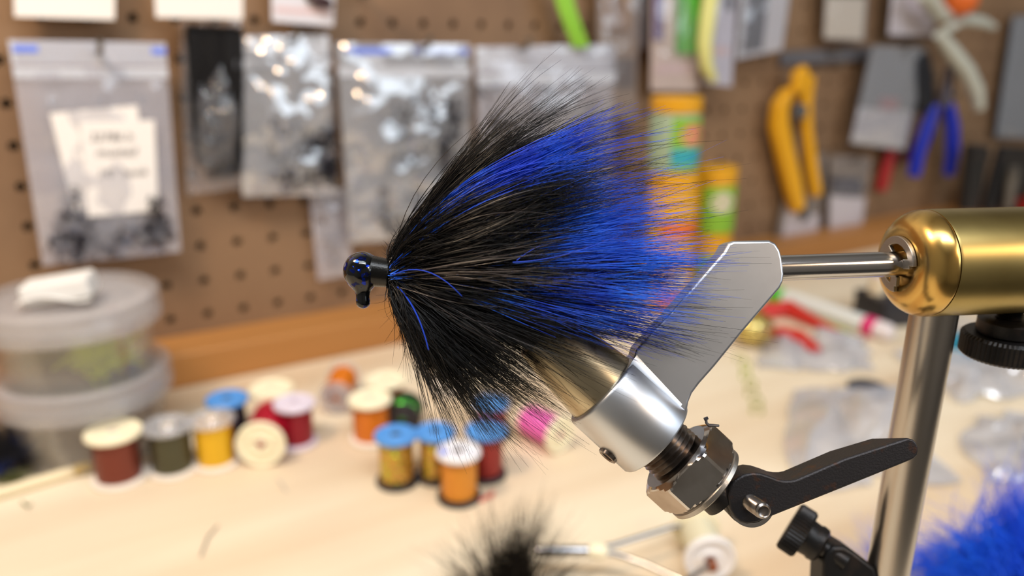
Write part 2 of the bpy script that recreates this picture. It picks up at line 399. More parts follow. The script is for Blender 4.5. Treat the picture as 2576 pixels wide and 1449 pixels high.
# two jaw halves, a narrow slot between them
for sgn in (1, -1):
    lo = []; prof = [(-205, 58), (-300, 40), (-372, 16), (-400, 9)]
    a = [C + JX * s * k + JT * sgn * (r * k) for s, r in prof]; b = [C + JX * s * k + JT * sgn * .25 for s, r in prof][::-1]
    loop = a + b; wd = [44, 30, 13, 8]; wd = wd + wd[::-1]
    MB().prism([p + JN * w_ * k for p, w_ in zip(loop, wd)], [p - JN * w_ * k for p, w_ in zip(loop, wd)]).build('jaw', m_dsteel, vise, bevel=.5)
# small grub screw hole on the collar
hp = C + JX * 117 * k - JT * 109 * k + JN * 30 * k
hd = nrm(-JT * .965 + JN * .26)
MB().lathe([(-.6, 0), (-.6, 1.0), (.55, 1.3), (.75, 1.7), (.6, 2.0), (-.2, 2.1)], hp, hd, 28).build('set_screw', m_dsteel, vise)
# thread
tp = [(180, 66)]
for i in range(6): tp += [(188 + i * 13, 66), (194 + i * 13, 75)]
jl(tp + [(270, 66)], 48).build('threaded_tube', m_dsteel, vise, sharp=70)
# hex nut with chamfered corners
ap = 108 * k; s0, s1 = 252 * k, 345 * k
nv = []; m = 96; ss = [s0 + (s1 - s0) * q for q in (0, .04, .08, .13, .19, .26, .5, .78, .86, .92, .97, 1)]
for s in ss:
    for i in range(m):
        th = 2 * math.pi * i / m; hh = ((th - math.radians(5)) % (math.pi / 3)) - math.pi / 6
        r = min(ap / math.cos(hh), ap * .93 + (s - s0) * 1.55, ap * .98 + (s1 - s) * 1.3)
        nv.append(C + JX * s + (JT * math.cos(th) + JN * math.sin(th)) * r)
nf = [(j * m + i, j * m + (i + 1) % m, (j + 1) * m + (i + 1) % m, (j + 1) * m + i) for j in range(len(ss) - 1) for i in range(m)]
nf += [tuple(range(m - 1, -1, -1)), tuple((len(ss) - 1) * m + i for i in range(m))]
MB().add(nv, nf).build('hex_nut', m_chrome, vise, sharp=14)
jl([(344, 40), (344, 108), (347, 112), (358, 112), (361, 108), (361, 40)], 64).build('washer', m_clip, vise)
# cam body behind the lever
PV = P(1893, 1262, 158.5)
DN = -FW
jl([(360, 52), (415, 52), (420, 40)], 40).build('draw_rod', m_black, vise)
MB().lathe([(-5.5, 0), (-5.5, 3.9), (-5, 4.3), (-2.2, 4.3), (-1.9, 3.9), (-1.5, 3.9), (-1.2, 4.3), (1.8, 4.3), (2.2, 4.0), (2.2, 0)], PV - RT * 1.3 - DN * .6, DN, 48).build('cam', m_black, vise)
MB().lathe([(2.2, 3.6), (2.2, 4.5), (2.9, 4.5), (2.9, 3.6)], PV - RT * .8 - DN * .6, DN, 48, closed=True).build('spring_ring', m_chrome, vise)
lev_px = [(1831, 1248), (1836, 1226), (1848, 1208), (1871, 1194), (1895, 1189), (1915, 1191), (1937, 1198), (1958, 1206), (1974, 1209), (1990, 1209), (2004, 1206),
          (2125, 1154), (2285, 1101), (2299, 1105), (2308, 1114), (2313, 1129), (2310, 1145), (2300, 1155), (2288, 1160), (2125, 1226), (1928, 1305), (1905, 1315), (1880, 1319), (1862, 1314), (1848, 1302), (1837, 1282)]
lf = [P(x, y, 155.0) for x, y in lev_px]
lb = []
for (x, y), p in zip(lev_px, lf):
    q = p + FW * 7.6
    if x > 2200: q = q - (RT * .92 + UP * .38) * ((x - 2200) * .046)
    lb.append(q)
lv = MB().prism(lf, lb).build('cam_lever', m_rust, vise, bevel=.45)
so = P(1889, 1264, 155.2); sax = nrm(-FW + RT * .12 - UP * .02)
sp_ = [(0, 1.75)]
for i in range(9): sp_ += [(.3 + i * .58, 1.62), (.59 + i * .58, 1.42)]
MB().lathe(sp_ + [(5.6, 1.5), (5.9, 1.15), (5.7, .9), (5.75, 0)], so, sax, 28).build('pivot_screw', m_dsteel, lv, sharp=60)
MB().lathe([(-.4, 0), (-.4, 1.7), (.12, 1.75), (.12, 2.15), (-.4, 2.3)], so, -FW, 32).build('screw_seat', m_black, lv)
# lower thumbscrew bracket on the post
bz = P(2215, 1440, 188)[2]
bo = np.array([PB[0], PB[1], bz - 6])
bdir = nrm(P(2050, 1355, 196) - P(2175, 1437, 191))
bq0 = P(2182, 1442, 190.5); 
bpx = [(2068, 1520), (2072, 1425), (2078, 1392), (2096, 1374), (2126, 1374), (2150, 1388), (2205, 1430), (2225, 1520)]
bf = [P(x, y, 186.5) for x, y in bpx]; bk_b = [p + FW * 9 for p in bf]
MB().prism(bf, bk_b).build('post_bracket', m_black, vise, bevel=1.0)
so_ = P(2030, 1350, 191)
ts = knurl(MB(), so_, bdir, .3, 4.8, 6.2, n=44, d=.32).build('bracket_thumbscrew', m_black, vise, sharp=25)
MB().lathe([(-4.2, 3.4), (-3.6, 4.3), (-2.2, 4.5), (-1.6, 4.2), (.6, 4.4), (.6, 2)], so_, bdir, 36).build('thumbscrew_collar', m_black, ts)
MB().lathe([(-10, 2.0), (-4, 2.0)], so_, bdir, 24).build('screw', m_black, ts)
# scrap of thread stuck on the nut
n0 = P(1790, 1072, 152.5)
ds = MB().tube([P(1808, 1071, 152.6), P(1795, 1070, 152.2), P(1783, 1070, 152.2), P(1777, 1064, 152.2), P(1776, 1054, 152.2)], [.25, .3, .35, .3, .28], 6).tube([P(1771, 1055, 152.2), P(1781, 1051, 152.2)], .3, 6).build('thread_scrap', m_dark)
tag(ds, 'tiny black thread scrap sticking up from the hex nut', 'thread scrap')

# ------------------------------------------------------------------ the fly
ZFLY = 153.0; KF = ZFLY / FPX
fly = thing('jig_fly', 'black and blue hair jig fly with glossy black head held in the vise', 'fly', P(985, 690, ZFLY))
m_head = glitter('glossy_black_epoxy', '060709', '0f2a9a', 1500, .80, .12, 0, .35)
m_head.node_tree.nodes['Principled BSDF'].inputs['Specular IOR Level'].default_value = .3
hv = nrm(UP + RT * -.03)
hp_ = []
for t in np.linspace(0, math.pi * .70, 18): hp_.append((48 * math.cos(t), 47.5 * math.sin(t)))
hp_ += [(-36, 34), (-44, 27), (-51, 20.5), (-58, 17.6), (-66, 17.3), (-76, 18), (-84, 17.2), (-90, 13.5), (-94.5, 7), (-96, 0)]
o_h = P(911, 681, ZFLY)
MB().lathe([(s * KF, r * KF) for s, r in hp_], o_h, hv, 56, fr=frame(hv)).build('head', m_head, fly, sharp=80)
ca_ = nrm(P(985, 688, ZFLY) - P(925, 680, ZFLY)); cp = [(0, 36)]
for i in range(11): cp += [(2 + i * 5.2, 38.5 - i * .35), (4.6 + i * 5.2, 40.5 - i * .45)]
MB().lathe([(s * KF, r * KF) for s, r in cp + [(62, 30), (66, 24), (68, 0)]], P(922, 680, ZFLY), ca_, 40).build('thread_collar', M('wet_black_thread', '040404', .35, coat=.15, spec=.25, bump=(2500, .08)), fly, sharp=80)
hkp = [P(960, 688, ZFLY), P(1150, 700, 153), P(1240, 705, 153.6), P(1290, 690, 154), P(1300, 655, 154), P(1270, 625, 154), P(1215, 620, 153)]
MB().tube(hkp, [.6, .6, .6, .6, .55, .45, .1], 10).build('hook', m_hook, fly)

# fan of guides: (parameter, control px, tip px)
G = [(0.0, (1085, 440), (1340, 195)), (.10, (1130, 420), (1430, 270)), (.20, (1190, 385), (1560, 300)), (.28, (1240, 400), (1645, 325)), (.37, (1290, 470), (1725, 420)), (.50, (1320, 600), (1790, 545)), (.62, (1370, 685), (1805, 690)),
     (.72, (1350, 745), (1795, 820)), (.80, (1250, 790), (1720, 900)), (.87, (1150, 810), (1470, 1035)), (.94, (1065, 860), (1320, 1140)), (1.0, (1015, 830), (1180, 1120)), (1.05, (1000, 800), (1050, 1000))]
gt_ = np.array([g[0] for g in G]); gc = np.array([g[1] for g in G], float); gp = np.array([g[2] for g in G], float)
def gi(a, t): return np.stack([np.interp(t, gt_, a[:, 0]), np.interp(t, gt_, a[:, 1])], -1)
SEG = 11
def fan(n, t0, t1, s0, s1, dz0, dz1, nclump, tj=.006, clump=.75, curl=5, tpow=None, root_spread=22, shaft=None):
    """px-plane quadratic fan with depth offset growing to the tip; strands gather into locks"""
    ct = rng.uniform(t0, t1, nclump); cs = rng.uniform(s0, s1, nclump) ; cz = rng.uniform(dz0, dz1, nclump)
    ci = rng.integers(0, nclump, n)
    t = np.clip(ct[ci] + rng.normal(0, .03, n), min(t0, 0), 1.05)
    ttip = ct[ci] * clump + t * (1 - clump) + rng.normal(0, tj, n)
    s = cs[ci] * (1 + rng.normal(0, .05, n)); z = cz[ci] * .75 + rng.uniform(dz0, dz1, n) * .25
    root = np.stack([985 + rng.normal(0, 5, n), 688 + (t - .55) * 46 + rng.normal(0, root_spread * .3, n)], -1)
    c = gi(gc, t); p = gi(gp, ttip)
    c = root + (c - root) * s[:, None]; p = root + (p - root) * s[:, None]
    c += rng.normal(0, curl * 1.2, (n, 2)) + rng.normal(0, 17, (nclump, 2))[ci]; p += rng.normal(0, curl, (n, 2)) + rng.normal(0, 15, (nclump, 2))[ci]
    q = np.linspace(0, 1, SEG)[None, :, None]
    xy = (1 - q) ** 2 * root[:, None] + 2 * q * (1 - q) * c[:, None] + q ** 2 * p[:, None]
    xy += (rng.normal(0, 1, (n, 1, 2)) * np.sin(q * math.pi * 2 + rng.uniform(0, 6, (n, 1, 1))) * q * 4)
    xy += rng.normal(0, 17, (n, 1, 2)) * q ** 5 + rng.normal(0, 20, (nclump, 2))[ci][:, None] * q ** 4
    zz = ZFLY + rng.normal(0, 1.0, (n, 1)) + z[:, None] * np.sin(q[:, :, 0] * math.pi * .5) ** 1.0
    rays = RT[None, None] * ((xy[..., 0] - 1288) / FPX)[..., None] + UP[None, None] * ((724.5 - xy[..., 1]) / FPX)[..., None] + FW[None, None]
    return rays * zz[..., None]
def rad(n, r0, r1=.012, p=1.0):
    q = np.linspace(0, 1, SEG)[None]
    return (r0 * rng.uniform(.7, 1.25, (n, 1))) * np.clip(1.05 - .9 * q ** 2, .14, 1)
def strands(name, mat, groups):
    pts = np.concatenate([fan(*g[1:-1]) if not isinstance(g[-1], dict) else fan(*g[1:-1], **g[-1]) for g in groups])
    rd = np.concatenate([rad(g[1], g[0]) for g in groups])
    return fibers(name, pts, rd, mat, fly)
strands('black_hair', m_hairk, [
    (.094, 950, 0.0, .60, .52, 1.0, 1, 8, 90, dict(clump=.88)),            # long, behind the blue
    (.094, 900, .58, 1.0, .50, 1.02, 0, 8, 80, dict(clump=.88)),
    (.094, 1100, .78, 1.05, .40, 1.03, -7, 6, 70, dict(clump=.88)),        # skirt below
    (.094, 1500, .33, .86, .36, .64, -9, -3, 90, dict(clump=.6)),          # shorter front layer
    (.094, 480, .0, .30, .35, .92, -5, 3, 50, dict(clump=.8)),             # upper edge
    (.094, 420, .24, .44, .55, .80, -7, -3, 24, dict(clump=.7)),           # swath over the blue
    (.094, 420, .60, .95, .60, 1.0, -7, -2, 46, dict(clump=.88)),          # lower front tips
    (.094, 900, .70, 1.0, .35, .72, -7, 5, 60, dict(clump=.7)),             # body of the skirt
    (.07, 1700, 0.0, 1.05, .12, .42, -7, 7, 100, dict(curl=14, clump=.4)), # short underfur at the collar
    (.088, 130, .10, .85, .95, 1.06, -3, 7, 60, dict(clump=.3, curl=22)),  # stray tips
    (.088, 60, .0, .12, .85, 1.06, -3, 5, 26, dict(clump=.3, curl=16)),
    (.065, 60, .0, 1.05, .9, 1.08, -3, 7, 60, dict(clump=.1, curl=34)),
    ])
strands('blue_hair', m_hairb, [
    (.108, 1000, .24, .70, .50, .96, -3, 1, 90, dict(clump=.88)),
    (.108, 420, .17, .34, .50, .98, -4, -1, 36, dict(clump=.85)),
    (.108, 330, .42, .62, .70, .96, -5, -2, 30, dict(clump=.88)),
    (.108, 420, .60, .79, .62, .97, -4, 0, 44, dict(clump=.88)),
    (.09, 150, .60, .80, .66, .97, -8, -5, 26, dict(clump=.8)),
    (.09, 40, .14, .40, .95, 1.04, -3, 2, 24, dict(clump=.3, curl=18)),
    ])
strands('highlight_hair', M('brown_highlight_hair', '3a2f2a', .24, spec=.9), [  # brown strands paint the warm lamp's highlights on the black hair
    (.13, 34, .53, .68, .44, .62, -10.5, -9, 22, dict(clump=.5, curl=5)),
    (.09, 30, .20, .95, .35, .70, -9, -6, 30, dict(clump=.3)),
    ])
def wisp(px, r):
    MB().tube([P(x, y, ZFLY + d) for x, y, d in px], r, 6).build('blue_wisp', M('blue_wisp', '0a3cc0', .45), fly)
def bez(a, b, c, d0, d1, n=10):
    return [((1 - q) ** 2 * a[0] + 2 * q * (1 - q) * b[0] + q * q * c[0], (1 - q) ** 2 * a[1] + 2 * q * (1 - q) * b[1] + q * q * c[1], d0 + (d1 - d0) * q) for q in np.linspace(0, 1, n)]
tw = lambda r: [r * (1 - .6 * q ** 2) for q in np.linspace(0, 1, 10)]
wisp(bez((992, 690), (1075, 650), (1162, 745), -3.5, -11), tw(.11))
wisp(bez((1000, 722), (1052, 770), (1078, 880), -3.5, -12), tw(.13))
wisp(bez((1290, 660), (1420, 655), (1560, 590), -10, -8), tw(.09))
wisp(bez((1300, 655), (1330, 630), (1365, 615), -10, -8), tw(.06))
# short fuzz over the collar
n = 220; rt = np.stack([rng.uniform(985, 1040, n), np.zeros(n)], -1); rt[:, 1] = 655 - (rt[:, 0] - 985) * 1.35 + rng.normal(0, 5, n)
tpx = rt + np.stack([rng.uniform(-32, 5, n), rng.uniform(-45, -12, n)], -1)
q = np.linspace(0, 1, SEG)[None, :, None]; xy = rt[:, None] * (1 - q) + tpx[:, None] * q + np.sin(q * 5 + rng.uniform(0, 6, (n, 1, 1))) * 3 * q
rays = RT * ((xy[..., 0] - 1288) / FPX)[..., None] + UP * ((724.5 - xy[..., 1]) / FPX)[..., None] + FW
fibers('collar_fuzz', rays * (ZFLY + rng.normal(0, 3, (n, 1, 1))), rad(n, .028), m_hairk, fly)

# ------------------------------------------------------------------ thread spools on the bench
def ring_profile(h0, h1, R, rh, rec=.8, top=True):
    """flange disc from h0 to h1 with a recessed outer face and a centre hole"""
    if top: return [(h0, rh), (h0, R - .4), (h0 + .4, R), (h1 - .5, R), (h1, R - .5), (h1, R - 1.6), (h1 - rec, R - 2.1), (h1 - rec, rh + 2.4), (h1 - .1, rh + 1.8), (h1 - .1, rh)]
    return [(h1, rh), (h1, R - .4), (h1 - .4, R), (h0 + .5, R), (h0, R - .5), (h0, R - 1.6), (h0 + rec, R - 2.1), (h0 + rec, rh + 2.4), (h0 + .1, rh + 1.8), (h0 + .1, rh)]
def spool_at(base, axis, R, H, mf_top, mf_bot, m_thr, label, cat='thread spool', fill=.8, spokes=False, sticker=None, group='thread spools on the bench', fth=2.6, name='thread_spool', hole=True):
    x, y, a = frame(axis); base = np.asarray(base, float)
    t = thing(name, label, cat, base, group)
    rh = 2.6
    MB().lathe(ring_profile(0, fth, R, rh, top=False), base, a, 48, closed=True).build('flange', mf_bot, t, sharp=45)
    fl = MB().lathe(ring_profile(H - fth, H, R, rh), base, a, 48, closed=True).build('flange', mf_top, t, sharp=45)
    MB().lathe([(0.2, rh), (0.2, rh + 1.3), (H - .2, rh + 1.3), (H - .2, rh)], base, a, 32, closed=True).build('hub', mf_bot, t)
    if not hole: MB().lathe([(H - 1.1, rh + .2), (H - .25, rh + .2), (H - .2, 0)], base, a, 24).build('hub_plug', m_dark, fl)
    Rt = R * fill; pr = [(fth, rh + 1.3)]; nt_ = 26
    for i in range(nt_):
        s = fth + (H - 2 * fth) * (i + .1) / nt_; s2 = fth + (H - 2 * fth) * (i + .6) / nt_
        b = 1 - .03 * ((i / (nt_ - 1) - .5) * 2) ** 2
        pr += [(s, Rt * b - .12), (s2, Rt * b + .12)]
    MB().lathe(pr + [(H - fth, rh + 1.3)], base, a, 44).build('thread', m_thr, t, sharp=80)
    if spokes:
        for i in range(3):
            th = i * 2 * math.pi / 3 + .4; d = x * math.cos(th) + y * math.sin(th); e = np.cross(a, d)
            MB().box(base + a * (H - .6) + d * (R * .5), d * (R * .3), e * .9, a * .5).build('spoke', mf_top, fl, bevel=.2)
        MB().lathe([(H - .9, R * .52), (H - .05, R * .52), (H - .05, R * .62), (H - .9, R * .62)], base, a, 40, closed=True).build('rib', mf_top, fl)
    if sticker: 
        st = MB().lathe([(H - .35, 2.7), (H - .02, 2.7), (H - .02, R - .6), (H - .35, R - .6)], base, a, 44, closed=True).build('sticker', sticker, fl)
    return t
def stand(xb, yb, xt, yt, hw, *a, **k):
    """standing spool: bottom flange centre at (xb,yb), top centre at (xt,yt), flange half width hw"""
    b = T(xb, yb); d = b @ FW; lo, hi = 5., 80.
    for _ in range(40):
        mid = (lo + hi) / 2
        if proj(b + ZAX * mid)[1] > yt: lo = mid
        else: hi = mid
    return spool_at(b, ZAX, hw * d / FPX * .97, mid, *a, **k)
thr = lambda n, c, r=.35, m=.25, c2=None: M('thread_' + n, c, r, m, mix=(c2, 300, .4, .6) if c2 else None)
gold = glitter('holographic_gold', 'c28a3a', 'd8c04a', 900, .45, .25, .6, .3, rainbow=True)
grn = glitter('metallic_green', '1d5a1d', '58c832', 900, .5, .25, .6, .3)
m_tip = M('printed_sticker', 'e6e6ee', .35, mix=('4a68d8', 55, .46, .52))
mW = M('warm_white_plastic', 'efe4d6', .4, sub=.1); mLav = M('lilac_white_plastic', 'd9cfdc', .4, sub=.1)
stand(303, 1205, 290, 1082, 69, m_cream, mW, thr('copper', '7a3a2c', .35, .4), 'copper brown thread spool with cream ends at the end of the row')
stand(437, 1183, 425, 1065, 62, m_blister, mW, thr('olive', '4d4a34', .35, .3), 'dark olive thread spool with clear top beside the copper brown one')
stand(545, 1165, 543, 1049, 58, m_blister, mW, thr('yellow', 'e6b21a', .35, .1), 'bright yellow thread spool with clear top')
stand(580, 1090, 573, 1000, 53, m_blue, m_dark, thr('dkblue', '2c2a3a'), 'dark spool with sky blue top behind the yellow spool', hole=False)
stand(690, 1060, 680, 974, 56, m_cream, m_cream, thr('tan', '8a5a4a'), 'cream topped spool behind the crimson spools')
stand(748, 1115, 742, 1010, 53, mLav, mLav, thr('crimson', '8e1226', .35, .2), 'crimson thread spool standing with lilac white ends')
stand(935, 1105, 940, 1000, 56, m_cream, mW, thr('orange', 'd8761c', .35, .1), 'orange thread spool with cream ends next to the green metallic one')
stand(975, 1040, 967, 952, 54, m_cream, m_cream, thr('rust', 'b06a30'), 'cream topped spool behind the orange spool')
stand(1000, 1212, 978, 1090, 55, m_blue, m_dark, gold, 'gold holographic tinsel spool with blue top in front of the green spool', hole=False)
stand(1098, 1200, 1079, 1082, 52, m_blue, m_dark, gold, 'gold holographic tinsel spool with blue top between two other spools', hole=False)
stand(1222, 1195, 1201, 1078, 54, m_blue, m_dark, thr('red', '8e2a26', .35, .3), 'dark red tinsel spool with blue top beside the orange one', hole=False)
stand(1235, 1095, 1214, 1008, 50, m_blue, m_dark, thr('red2', '9e2a36', .35, .3), 'dark red tinsel spool with blue top behind the fly hair', hole=False)
stand(1155, 1252, 1152, 1132, 57, m_white, m_dark, thr('amber', 'd98a26', .35, .1), 'amber orange tinsel spool with printed white and blue top', sticker=m_tip)
# spools lying on their sides: front flange centre px, flange radius px, axis toward the viewer
def lying(xf, yf, rpx, H, yaw, *a, **k):
    r0 = 13.; ax = np.array([math.sin(yaw), -math.cos(yaw), 0])
    for _ in range(12):
        p = T(xf, yf, ZT + r0); r0 = rpx * (p @ FW) / FPX
    p = T(xf, yf, ZT + r0)
    return spool_at(p - ax * H, ax, r0, H, *a, **k)
lying(655, 1120, 62, 38, .10, m_cream, m_cream, thr('scarlet', 'b0142c', .35, .2), 'scarlet thread spool lying down with its cream end showing', spokes=True)
lying(844, 1004, 45, 36, .05, m_blister, m_blister, thr('orange2', 'e07a10', .35, .1), 'bright orange spool lying down with clear ends', spokes=True)
lying(1012, 1060, 46, 20, .0, m_dark, m_dark, grn, 'metallic green tinsel spool lying behind the gold spools')
lying(1412, 1095, 50, 30, .75, m_cream, m_cream, thr('pink', 'e86ab8', .4, 0), 'pink thread spool lying down near the vise collar', spokes=True)
lying(1130, 960, 46, 26, .35, mW, mW, thr('beige', 'd8bfa0'), 'beige thread spool lying under the hanging black hair')

# ------------------------------------------------------------------ stacked clear tubs
tb = T(238, 1118)
m_y = M('chartreuse_fluff', 'b8c83a', .8)
def tub(base, R, H, label):
    t = thing('deli_tub', label, 'tub', base, 'clear tubs stacked on the bench')
    pr = [(0, 0), (0, R * .80), (1, R * .83), (H - 13, R * .93), (H - 13, R * .90), (1.2, R * .80), (1.2, 0)]
    MB().lathe(pr, base, ZAX, 64).build('cup', m_tub, t)
    MB().lathe([(H - 16, R * .945), (H - 16, R), (H - 13, R + .6), (H - 12, R), (H - 9, R + .6), (H - 8, R), (H - 4, R + .5), (H - 1, R), (H, R - 1.5), (H - .2, R - 5), (H - 3.5, R - 6), (H - 3.5, 0), (H - 4.6, 0), (H - 4.6, R * .9), (H - 12, R * .945)], base, ZAX, 72).build('lid', m_lid, t)
    return t
HT = 47.
tub(tb, 46.5, HT + 3, 'lower frosted plastic tub under another tub')
tub(tb + ZAX * (HT - .5) - RT * 1, 46, HT, 'upper frosted plastic tub with white tape on its lid')
def tuft(name, label, cat, base, tips, n, r, mat, spread, curl=6, jitter=6, thing_=True, clumpn=None):
    """hair tuft: strands from around base to around the given tip points"""
    tips = np.array(tips, float); i = rng.integers(0, len(tips), n)
    b = np.asarray(base) + rng.normal(0, spread, (n, 3)) * np.array([1, 1, .3])
    e = tips[i] + rng.normal(0, jitter, (n, 3)); m = (b + e) / 2 + rng.normal(0, curl, (n, 3))
    q = np.linspace(0, 1, SEG)[None, :, None]
    p = (1 - q) ** 2 * b[:, None] + 2 * q * (1 - q) * m[:, None] + q ** 2 * e[:, None]
    p[..., 2] = np.maximum(p[..., 2], ZT + .3)
    o = fibers(name, p, rad(n, r), mat, None, kind=None); tag(o, label, cat); return o
c = tb + ZAX * (HT + 6) + np.array([14, -6, 0])
tuft('chartreuse_fluff', 'yellow green fluff inside the upper tub', 'feather fluff', c, [c + np.array([a, b_, 12]) for a in (-14, 0, 16) for b_ in (-8, 8)], 160, .5, m_y, 6)
c = tb + ZAX * (HT + 5) + np.array([-20, 0, 0])
tuft('olive_fluff', 'olive scraps of fluff inside the upper tub', 'feather fluff', c, [c + np.array([a, b_, 9]) for a in (-10, 10) for b_ in (-8, 8)], 120, .4, M('olive_fluff', '6f6a32', .8), 6)
lt = tb + ZAX * (2 * HT - 4.2)
tp_ = thing('white_tape', 'crumpled white paper tape lying on the upper tub lid', 'tape', lt)
tx = nrm(RT * 1 + UP * .0); tx = nrm(np.array([tx[0], tx[1] + .25, 0])); ty = np.array([-tx[1], tx[0], 0])
c = lt + tx * -5 - ty * 8
mt_ = M('tape_white', 'dedcd8', .7)
MB().sheet(lambda u, v: c + tx * ((u - .5) * 36 + 2) + ty * (v - .5) * 26 + ZAX * (4 + 4 * u + 3 * math.sin(u * 5 + v)), 16, 12).build('strip', mt_, tp_)
MB().box(c + tx * 3 + ZAX * 9.5, tx * 17 + ZAX * 2.2, ty * 10, ZAX * 5.5 - tx * 1.0).build('folded_pad', mt_, tp_, bevel=2, smooth=False)

# dowel and dark fly at the edge
d0, d1 = T(-60, 1272), T(232, 1184)
dw = thing('wooden_dowel', 'thin pale wooden dowel with a yellow tip lying on the bench', 'dowel', (d0 + d1) / 2)
dd = nrm(d1 - d0); L_ = np.linalg.norm(d1 - d0)
MB().lathe([(0, 3.0), (L_ - 9, 3.0)], d0 + ZAX * 3, dd, 20).build('stick', M('pale_dowel', 'ead9b4', .5), dw)
MB().lathe([(L_ - 9, 3.0), (L_ - 2, 3.0), (L_, 2)], d0 + ZAX * 3, dd, 20).build('tip', M('yellow_tip', 'c8a43a', .5), dw)
c = T(5, 1195)
tuft('spare_jig_fly', 'small dark blue and black hair fly lying by the dowel', 'fly', c + ZAX * 6, [c + np.array(q) for q in ((18, 8, 30), (22, 0, 16), (-8, 4, 34), (8, -2, 32), (-15, 0, 22), (24, 6, 24))], 500, .28, M('navy_black_hair', '0c0d18', .45, mix=('122a6a', 25, .5, .62)), 5, 5, 4)
c = T(22, 1215)
tuft('olive_tinsel_scrap', 'greenish tinsel scrap beside the dark fly', 'tinsel', c + ZAX * 2, [c + np.array(q) for q in ((10, 3, 6), (-8, 2, 5), (6, -5, 4))], 60, .22, M('olive_tinsel', '6a6f3a', .35, .3), 3, 3, 3)

# black hair patch in the foreground
c = T(1278, 1560)
tips = [P(x, y, d) for x, y, d in ((1240, 1285, 330), (1290, 1270, 325), (1330, 1290, 325), (1385, 1275, 330), (1310, 1330, 322), (1270, 1330, 322), (1420, 1330, 330), (1190, 1330, 332), (1150, 1380, 330), (1105, 1400, 330), (1440, 1400, 335), (1480, 1430, 335), (1210, 1420, 325), (1160, 1440, 325))]
tips += [P(1290 + dx, 1370 + dy, 322) for dx in (-14, 0, 14) for dy in (-10, 20, 50, 60)]
tuft('black_hair_patch', 'tuft of loose black hair standing on the bench in front of the bobbin', 'hair tuft', c, tips, 900, .19, m_hairk, 4.5, 3, 5)

# bobbin holder with its spool
sc_ = T(1787, 1412, ZT + 13.5); RS = 66 * (sc_ @ FW) / FPX; sax_ = nrm(np.array([.03, -1, 0.]))
sc_ = T(1787, 1412, ZT + RS)
spool_at(sc_ - sax_ * 27, sax_, RS, 27, m_white, m_cream, thr('cream', 'd9d2b4', .4, 0), 'cream thread spool held in the wire bobbin holder', fill=.72, fth=3, group='thread spools on the bench')
bob = thing('bobbin_holder', 'steel wire bobbin holder with a white bead lying in front of the vise', 'bobbin', T(1500, 1410))
m_wire = M('bright_wire', 'b8b8ba', .2, 1)
h_ = ZT + 14
MB().lathe([(0, 1.4), (0, 2.2), (.6, 2.5), (26, 2.5), (26, 1.4)], T(1348, 1386, h_), nrm(T(1490, 1386, h_) - T(1348, 1386, h_)), 24, closed=True).build('tube', m_wire, bob)
MB().ball(T(1503, 1387, h_), 4.0, 16, (.9, .9, 1.35), frame(nrm(T(1540, 1387, h_) - T(1460, 1387, h_)))).build('bead', m_cream, bob)
ar1 = [T(1490, 1384, h_ + 1), T(1550, 1370, h_ + 1), T(1630, 1345, h_ + 1), T(1690, 1326, h_), T(1722, 1322, h_), sc_ - sax_ * 28.5]
ar2 = [T(1490, 1388, h_), T(1550, 1394, h_), T(1620, 1418, h_), T(1690, 1450, h_), T(1720, 1465, h_), sc_ + sax_ * 1.5]
MB().tube(ar1, 1.25, 10).build('arm', m_wire, bob); MB().tube(ar2, 1.25, 10).build('arm', m_wire, bob)
MB().lathe([(-1.2, 0), (-1.2, 2.3), (4.5, 2.3), (5.2, 1.6), (5.2, 0)], sc_ + sax_ * .2, sax_, 24).build('foot', M('copper_foot', '8a5238', .35, .8), bob)
MB().lathe([(-1.2, 0), (-1.2, 2.3), (3.5, 2.3), (3.5, 0)], sc_ - sax_ * 27.2, -sax_, 24).build('foot', m_wire, bob)
pk = T(1760, 1475, ZT); 

# bright blue marabou
c = T(2600, 1560)
tips = [P(x, y, d) for x, y, d in ((2300, 1440, 330), (2320, 1400, 325), (2385, 1400, 325), (2430, 1360, 320), (2470, 1390, 318), (2500, 1330, 322), (2540, 1280, 325), (2575, 1240, 330), (2600, 1230, 330), (2620, 1300, 325), (2560, 1340, 320), (2440, 1440, 320), (2520, 1420, 315), (2580, 1400, 315), (2360, 1449, 318), (2480, 1450, 315), (2600, 1450, 312), (2660, 1350, 320))]
tuft('blue_marabou', 'bright royal blue marabou plume fluffed out on the bench beyond the post', 'feather', c + ZAX * 4, tips, 3200, .26, m_blueflu, 12, 9, 8)
c = T(2230, 1452)
tuft('blue_fluff_wisp', 'pale blue wisp of fluff beside the steel post', 'feather fluff', c, [P(2165, 1310, 385), P(2140, 1370, 380), P(2185, 1380, 378), P(2330, 1365, 378), P(2320, 1400, 375)], 60, .15, m_blueflu, 4, 4, 5)

# ------------------------------------------------------------------ clutter at the far right of the bench
def crumple(name, label, px, seed, amp, mat, nx=46, ny=34, lift=1.5):
    q = [T(*p) for p in px]
    def fn(u, v):
        p = (q[0] * (1 - u) + q[1] * u) * (1 - v) + (q[3] * (1 - u) + q[2] * u) * v
        s = Vector((u * 2.6 + seed, v * 2.2, seed)); h = abs(mnoise.noise(s)) * 1.1 + abs(mnoise.noise(s * 2.6)) * .4 + mnoise.noise(s * 7) * .07
        e = min(1, 6 * min(u, 1 - u, v, 1 - v) + .1)
        return p + ZAX * (lift + amp * max(0, h) * e) + np.array([mnoise.noise(s * 1.3) * 16, mnoise.noise(s * 1.7 + Vector((9, 0, 0))) * 16, 0])
    o = MB().sheet(fn, nx, ny).build(name, mat, sharp=180); return tag(o, label, 'plastic bag', 'crumpled plastic bags on the bench')
m_crump = clear('crumpled_film', .46, .18, .12, hazecol='e4e6f0', bump=(34, 1.0))
